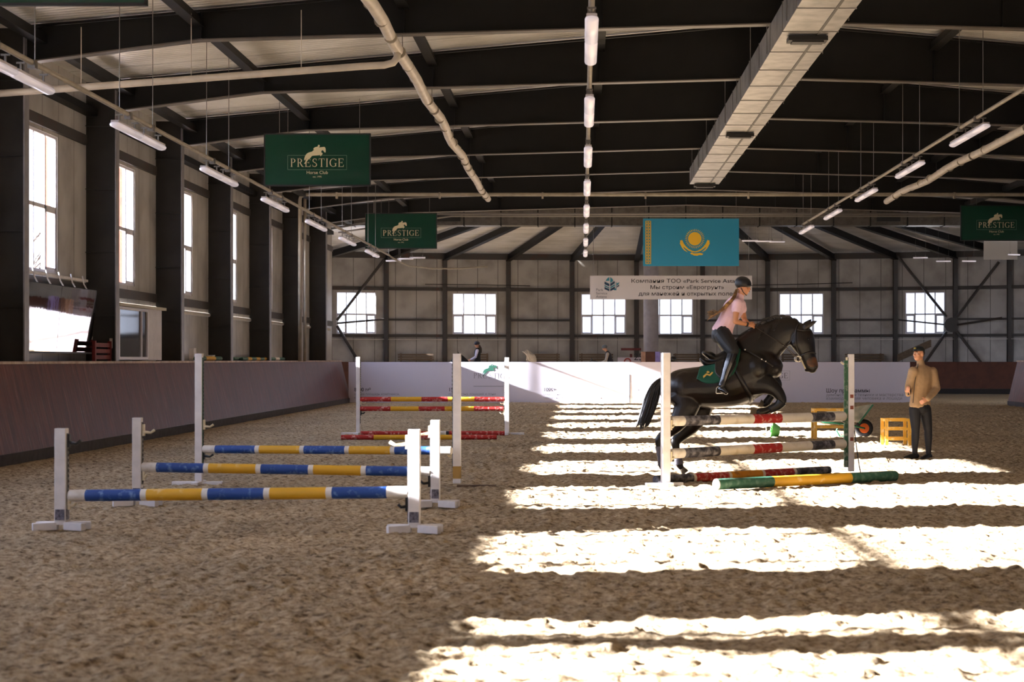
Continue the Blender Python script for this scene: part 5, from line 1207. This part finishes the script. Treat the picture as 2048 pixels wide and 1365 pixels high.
# ---------------------------------------------------------------- the rider on the jumping horse
rider = thing('person', 'person in black helmet and pink shirt riding the jumping horse, ponytail flying', 'person', H_(1446, 700))
J = dict(pel=H_(1444, 664), waist=H_(1454, 642), chest=H_(1467, 618), nb=H_(1479, 596), head=H_(1487, 574), face=(.88, -.42, -.1), wide=.92, deep=1.22, hup=(-.05, 0, 1),
         sl=H_(1473, 607, -.16), sr=H_(1483, 607, .16), el=H_(1467, 644, -.24), er=H_(1492, 640, .22), wl=H_(1494, 650, -.13), wr=H_(1500, 650, .11),
         hl=H_(1444, 670, -.11), hr=H_(1444, 670, .11), kl=H_(1463, 703, -.34), kr=H_(1463, 703, .34), al=H_(1439, 772, -.37), ar=H_(1439, 772, .37), tl=H_(1448, 785, -.4), tr=H_(1448, 785, .4),
         hdl=(.9, .15, -.15), hnl=(.1, -.9, .45), hdr=(.9, -.15, -.15), hnr=(.1, .9, .45), curl=1.25)
ch = chains(J, .95, fem=True); q, R = body(rider, J, ch, .95, voxel=.008); face(rider, q, R, .95)
PINK = mat('shirt_pink', 'EBC6D2', .75, var=.08, vscale=9, bump=.3, bscale=18)
g = MB(); put(g, ch, ['torso'], .014); put(g, ch, ['uarml', 'uarmr'], .022, {'uarml': .5, 'uarmr': .5}); limb(g, [(*(Vector(J['nb'])), .06, .06), (*(Vector(J['nb']).lerp(Vector(J['head']), .28)), .056, .058)]); fused('shirt', g, PINK, rider, .009, 3)
BRE = mat('breeches_black', '0C0B0D', .6, bump=.15, bscale=30)
g = MB(); limb(g, [(*H_(1448, 656), .15, .115), (*H_(1444, 664), .17, .14), (*H_(1440, 674), .16, .135)], side=(0, 1, 0)); put(g, ch, ['thighl', 'thighr'], .034); put(g, ch, ['shinl', 'shinr'], .012, {'shinl': .4, 'shinr': .4}); fused('breeches', g, BRE, rider, .01, 3)
for a in 'lr':
    g = MB(); put(g, ch, ['shin'+a, 'foot'+a], .014); fused('riding_boot', g, mat('boot_leather', '1B1A1F', .18, coat=.5), rider, .009, 3)
f = Vector(J['face']).normalized(); hc = Vector(J['head'])+Vector((-.006, 0, 0)); l_ = Vector((0, 0, 1)).cross(f).normalized(); R3 = Matrix((f, l_, Vector((0, 0, 1)))).transposed()
g = MB(); g.ell(hc+Vector((0, 0, .045)), (.122, .1, .105), 22, 14, R3)
g.v = [tuple(Vector(v) if v[2] > hc.z-.005-.2*max(0, -(Vector(v)-hc).dot(f)) else Vector((v[0], v[1], hc.z-.005-.2*max(0, -(Vector(v)-hc).dot(f))))) for v in g.v]
n = 13; br = [hc+f*(.07+.085*math.cos(math.radians(-70+140*k/12)))+l_*.085*math.sin(math.radians(-70+140*k/12))+Vector((0, 0, .03)) for k in range(13)]; mid = hc+f*.05+Vector((0, 0, .04))
g.add(br+[p-Vector((0, 0, .008)) for p in br]+[mid, mid-Vector((0, 0, .01))], [(k, k+1, 2*n) for k in range(n-1)]+[(n+k+1, n+k, 2*n+1) for k in range(n-1)]+[(k, n+k, n+k+1, k+1) for k in range(n-1)])
hm = g.build('helmet', mat('helmet_black', '1A1819', .5), rider, smooth=True)
g = MB()
for sd_ in (-1, 1): g.tube([hc+l_*sd_*.085+Vector((0, 0, -.01)), hc+l_*sd_*.07+f*.03+Vector((0, 0, -.08)), hc+f*.05+Vector((0, 0, -.118))], .006, n=6)
g.build('chin_strap', BLACK, hm)
HAIRR = mat('hair_brown', '6B4A26', .5, col2='B98E50', vscale=16, lo=.45, hi=.65)
base = hc-f*.1+Vector((0, -.03, -.05))
T = [[(base, .2), (H_(1466, 596, -.15), .45), (H_(1454, 608, -.16), .7), (H_(1441, 622, -.14), .95), (H_(1430, 629, -.1), 1.0), (H_(1419, 622+dy, -.08), .7)] for dy in (0, 6, 12, 16)]
locks('ponytail', HAIRR, T, 150, .009, .06, parent=rider)
g = MB(); d_ = (Vector(J['wl'])-Vector(J['el'])).normalized(); g.tube([Vector(J['wl'])-d_*.03, Vector(J['wl'])-d_*.005], [(.036, .036)]*2, n=12); g.build('wrist_watch', BLACK, rider)

# ---------------------------------------------------------------- riders and horses behind the barrier
def std_horse(x, y, fdir, s, m, mhair, lab, poll=(1.05, 1.85), wild=False):
    t = thing('horse', lab, 'horse', (x, y, 0)); q_ = lambda a, z, l=0: Vector((x+a*fdir*s, y+l*s, z*s)); S5 = lambda a, z, l, rz_, rl: (*q_(a, z, l), rl*s, rz_*s)
    g = MB(); limb(g, [S5(-.82, 1.12, 0, .2, .14), S5(-.6, 1.1, 0, .28, .25), S5(-.2, 1.05, 0, .3, .28), S5(.2, 1.05, 0, .32, .28), S5(.5, 1.1, 0, .3, .23), S5(.68, 1.14, 0, .18, .14)], n=16)
    px_, pz_ = poll; limb(g, [S5(.45, 1.22, 0, .27, .16), S5((.45+px_)/2, (1.28+pz_)/2, 0, .2, .11), S5(px_, pz_, 0, .12, .085)], n=14)
    limb(g, [S5(px_, pz_+.02, 0, .09, .08), S5(px_+.15, pz_-.12, 0, .13, .1), S5(px_+.34, pz_-.34, 0, .09, .07), S5(px_+.45, pz_-.48, 0, .07, .055)], n=12)
    for l in (-.06, .06): g.tube([q_(px_+.02, pz_+.08, l), q_(px_+.05, pz_+.26, l*1.3)], [(.04*s, .03*s), (.004, .004)], n=8, side=(0, 1, 0))
    for a, l in ((.48, -.16), (.5, .16)): limb(g, [S5(a, 1.0, l, .13, .09), S5(a+.03, .72, l, .07, .06), S5(a+.02, .5, l, .055, .05), S5(a, .25, l, .035, .032), S5(a+.01, .1, l, .045, .04), S5(a+.05, .03, l, .06, .055)], n=10)
    for a, l in ((-.62, -.16), (-.58, .16)): limb(g, [S5(a, 1.0, l, .2, .11), S5(a+.08, .78, l, .12, .09), S5(a-.1, .55, l, .06, .05), S5(a-.08, .3, l, .037, .034), S5(a-.05, .1, l, .045, .04), S5(a, .03, l, .06, .055)], n=10)
    fused('body', g, m, t, .028, 3)
    cur = []
    for k in range(9):
        f_ = k/8; a = .45+(px_-.4)*f_; z = 1.46+(pz_+.12-1.46)*f_
        cur.append([(q_(a, z), .3), (q_(a-.05, z+(.25 if wild else -.05), -.05), .6), (q_(a-(-.1 if wild else .1), z+(.45 if wild else -.15), -.12), 1.0)])
    locks('mane', mhair, cur, 160 if wild else 60, .012 if wild else .018, .12 if wild else .04, parent=t)
    tl_ = [(q_(-.86, 1.25), .3), (q_(-1.0, 1.15), .5), (q_(-1.05, .8), .8), (q_(-1.0, .4), .8)]; locks('tail', mhair, [tl_], 50, .02, .06, parent=t); return t
DARKC = mat('coat_black', '121013', .4); GREYC = mat('coat_grey', '8E8684', .5, var=.3); GREYH = mat('hair_grey', 'B5ACA4', .7)
def bg_rider(px, py_top, Y, lean, lab, vest, sleeve, hat, facing=-1, hair=None, cap=False):
    s_ = Y/F; X = (px-VX)*s_; ztop = EYE-(py_top-VY)*s_; hd = Vector((X, Y, ztop-.13)); f_ = facing; fem = hair is not None
    nb = hd+Vector((-.02*f_*1-lean*f_*.25, 0, -.18)); pel = nb+Vector((-lean*f_*.5, 0, -.5)); t = thing('person', lab, 'person', (pel.x, Y, pel.z-.1))
    wst, cst = pel.lerp(nb, .35), pel.lerp(nb, .7)
    J = dict(pel=pel, waist=wst, chest=cst, nb=nb, head=hd, face=(f_*.9, -.25, -.1-lean*.3), sl=cst.lerp(nb, .6)+Vector((0, -.19, 0)), sr=cst.lerp(nb, .6)+Vector((0, .19, 0)))
    J['el'] = Vector(J['sl'])+Vector((f_*.06, -.06, -.27)); J['er'] = Vector(J['sr'])+Vector((f_*.06, .06, -.27)); J['wl'] = Vector(J['el'])+Vector((f_*.2, .08, -.1)); J['wr'] = Vector(J['er'])+Vector((f_*.2, -.08, -.1))
    for a, sy in (('l', -1), ('r', 1)):
        J['h'+a] = pel+Vector((0, sy*.11, -.02)); J['k'+a] = pel+Vector((f_*.33, sy*.33, -.22)); J['a'+a] = pel+Vector((f_*.18, sy*.36, -.62)); J['t'+a] = pel+Vector((f_*.34, sy*.4, -.7)); J['hd'+a] = (f_*.9, 0, -.2); J['hn'+a] = (.1, sy*.9, .4)
    J['curl'] = 1.1; c = chains(J, .95, fem); q, R = body(t, J, c, .95, SKIN2, .014); 
    g = MB(); put(g, c, ['uarml', 'uarmr', 'farml', 'farmr'], .012); fused('sleeves', g, sleeve, t, .014, 2)
    g = MB(); put(g, c, ['torso'], .025); fused('vest', g, vest, t, .014, 2)
    g = MB(); put(g, c, ['thighl', 'thighr', 'shinl', 'shinr'], .014); fused('breeches', g, BRE, t, .014, 2)
    fv = Vector(J['face']).normalized(); lv = Vector((0, 0, 1)).cross(fv).normalized(); R3 = Matrix((fv, lv, fv.cross(lv))).transposed(); g = MB(); g.ell(hd+Vector((0, 0, .045)), (.12, .1, .09), 16, 10, R3)
    if not cap: g.ell(hd+fv*.12+Vector((0, 0, .03)), (.05, .07, .012), 12, 6, R3)
    g.build('knitted_hat' if cap else 'helmet', hat, t, smooth=True)
    if hair is not None: locks('hair', hair, [[(hd-fv*.07+Vector((0, 0, -.05)), .5), (hd-fv*.12+Vector((0, 0, -.2)), .9), (hd-fv*.13+Vector((0, 0, -.38)), .8)]], 50, .014, .07, parent=t)
    return t
std_horse((958-VX)*74/F, 74, -1, 1.0, DARKC, HAIRB, 'dark horse behind the barrier, ears and neck showing beside the barrier top', poll=(.8, 1.8))
bg_rider(954, 683, 73.95, .0, 'person in dark helmet and vest with white sleeves riding behind the barrier', mat('vest_dark', '16181C', .7), mat('sleeve_white', 'D9D2E4', .7), mat('helmet_navy', '1A1C2E', .3), hair=mat('hair_bg', '4A3826', .6))
std_horse((1222-VX)*76/F, 76, -1, 1.0, DARKC, HAIRB, 'dark horse behind the barrier carrying the rider in a grey hat', poll=(.78, 1.55))
bg_rider(1209, 690, 76, .35, 'person in grey knitted hat and dark vest leaning over a horse behind the barrier', mat('vest_navy', '191724', .7), mat('sleeve_cream', 'B0A498', .8), mat('hat_grey', '5E6468', .8), cap=True)
std_horse((1088-VX)*79/F, 79, -1, .95, GREYC, GREYH, 'grey horse behind the barrier, only its flying pale mane visible', poll=(.72, 1.6), wild=True)
g = MB(); c = P(1346, 719, 74); g.ell(c, (.14, .14, .12), 14, 10); g.tube([(c.x, c.y, 0), (c.x, c.y, c.z-.08)], [(.16, .16), (.12, .12)], n=12)
tag(g.build('covered_bollard', BLACK, smooth=True), 'small round dark top of a post just above the barrier beside the horse', 'post')

# ================================================================ OUTSIDE
BARK = mat('bark', '3E322A', .9, var=.3)
def tree(x, y, h, seed, lab, r0=.13):
    rnd = random.Random(seed); t = thing('bare_tree', lab, 'tree', (x, y, 0), group='bare trees outside the windows')
    tr = MB(); br = MB()
    def grow(p, d, L, r, lev, mb):
        e_ = p+d*L; mb.tube([p, p.lerp(e_, .5)+Vector((rnd.uniform(-1, 1), rnd.uniform(-1, 1), 0))*L*.04, e_], [(r, r), (r*.85, r*.85), (r*.65, r*.65)], n=6)
        if lev == 0: return
        for _ in range(3 if lev > 1 else 4):
            nd = (d+Vector((rnd.uniform(-1, 1), rnd.uniform(-1, 1), rnd.uniform(-.2, .6)))*.75).normalized(); grow(p.lerp(e_, rnd.uniform(.55, 1)), nd, L*rnd.uniform(.5, .72), r*.5, lev-1, br)
    grow(Vector((x, y, 0)), Vector((0, 0, 1)), h, r0, 4, tr); tr.build('trunk', BARK, t, smooth=True); br.build('branches', BARK, t, smooth=True)
tree(-15.5, 9.1, 7.5, 1, 'unseen bare tree added outside the near windows to split a sun stripe', .34)  # out of view; thick trunk added to cast a dark break across the sand
tree(-19, 58, 3.2, 5, 'bare tree outside seen through the nearest tall window')
tree(-20, 76, 3.2, 8, 'bare tree outside seen through the second tall window')
g = MB(); g.box((-60, 45, -.16), (100, 220, .3)); g.box((70, 45, -.16), (100, 220, .3)); struct('ground_outside', g, mat('ground_snowy', '9A948C', .9))
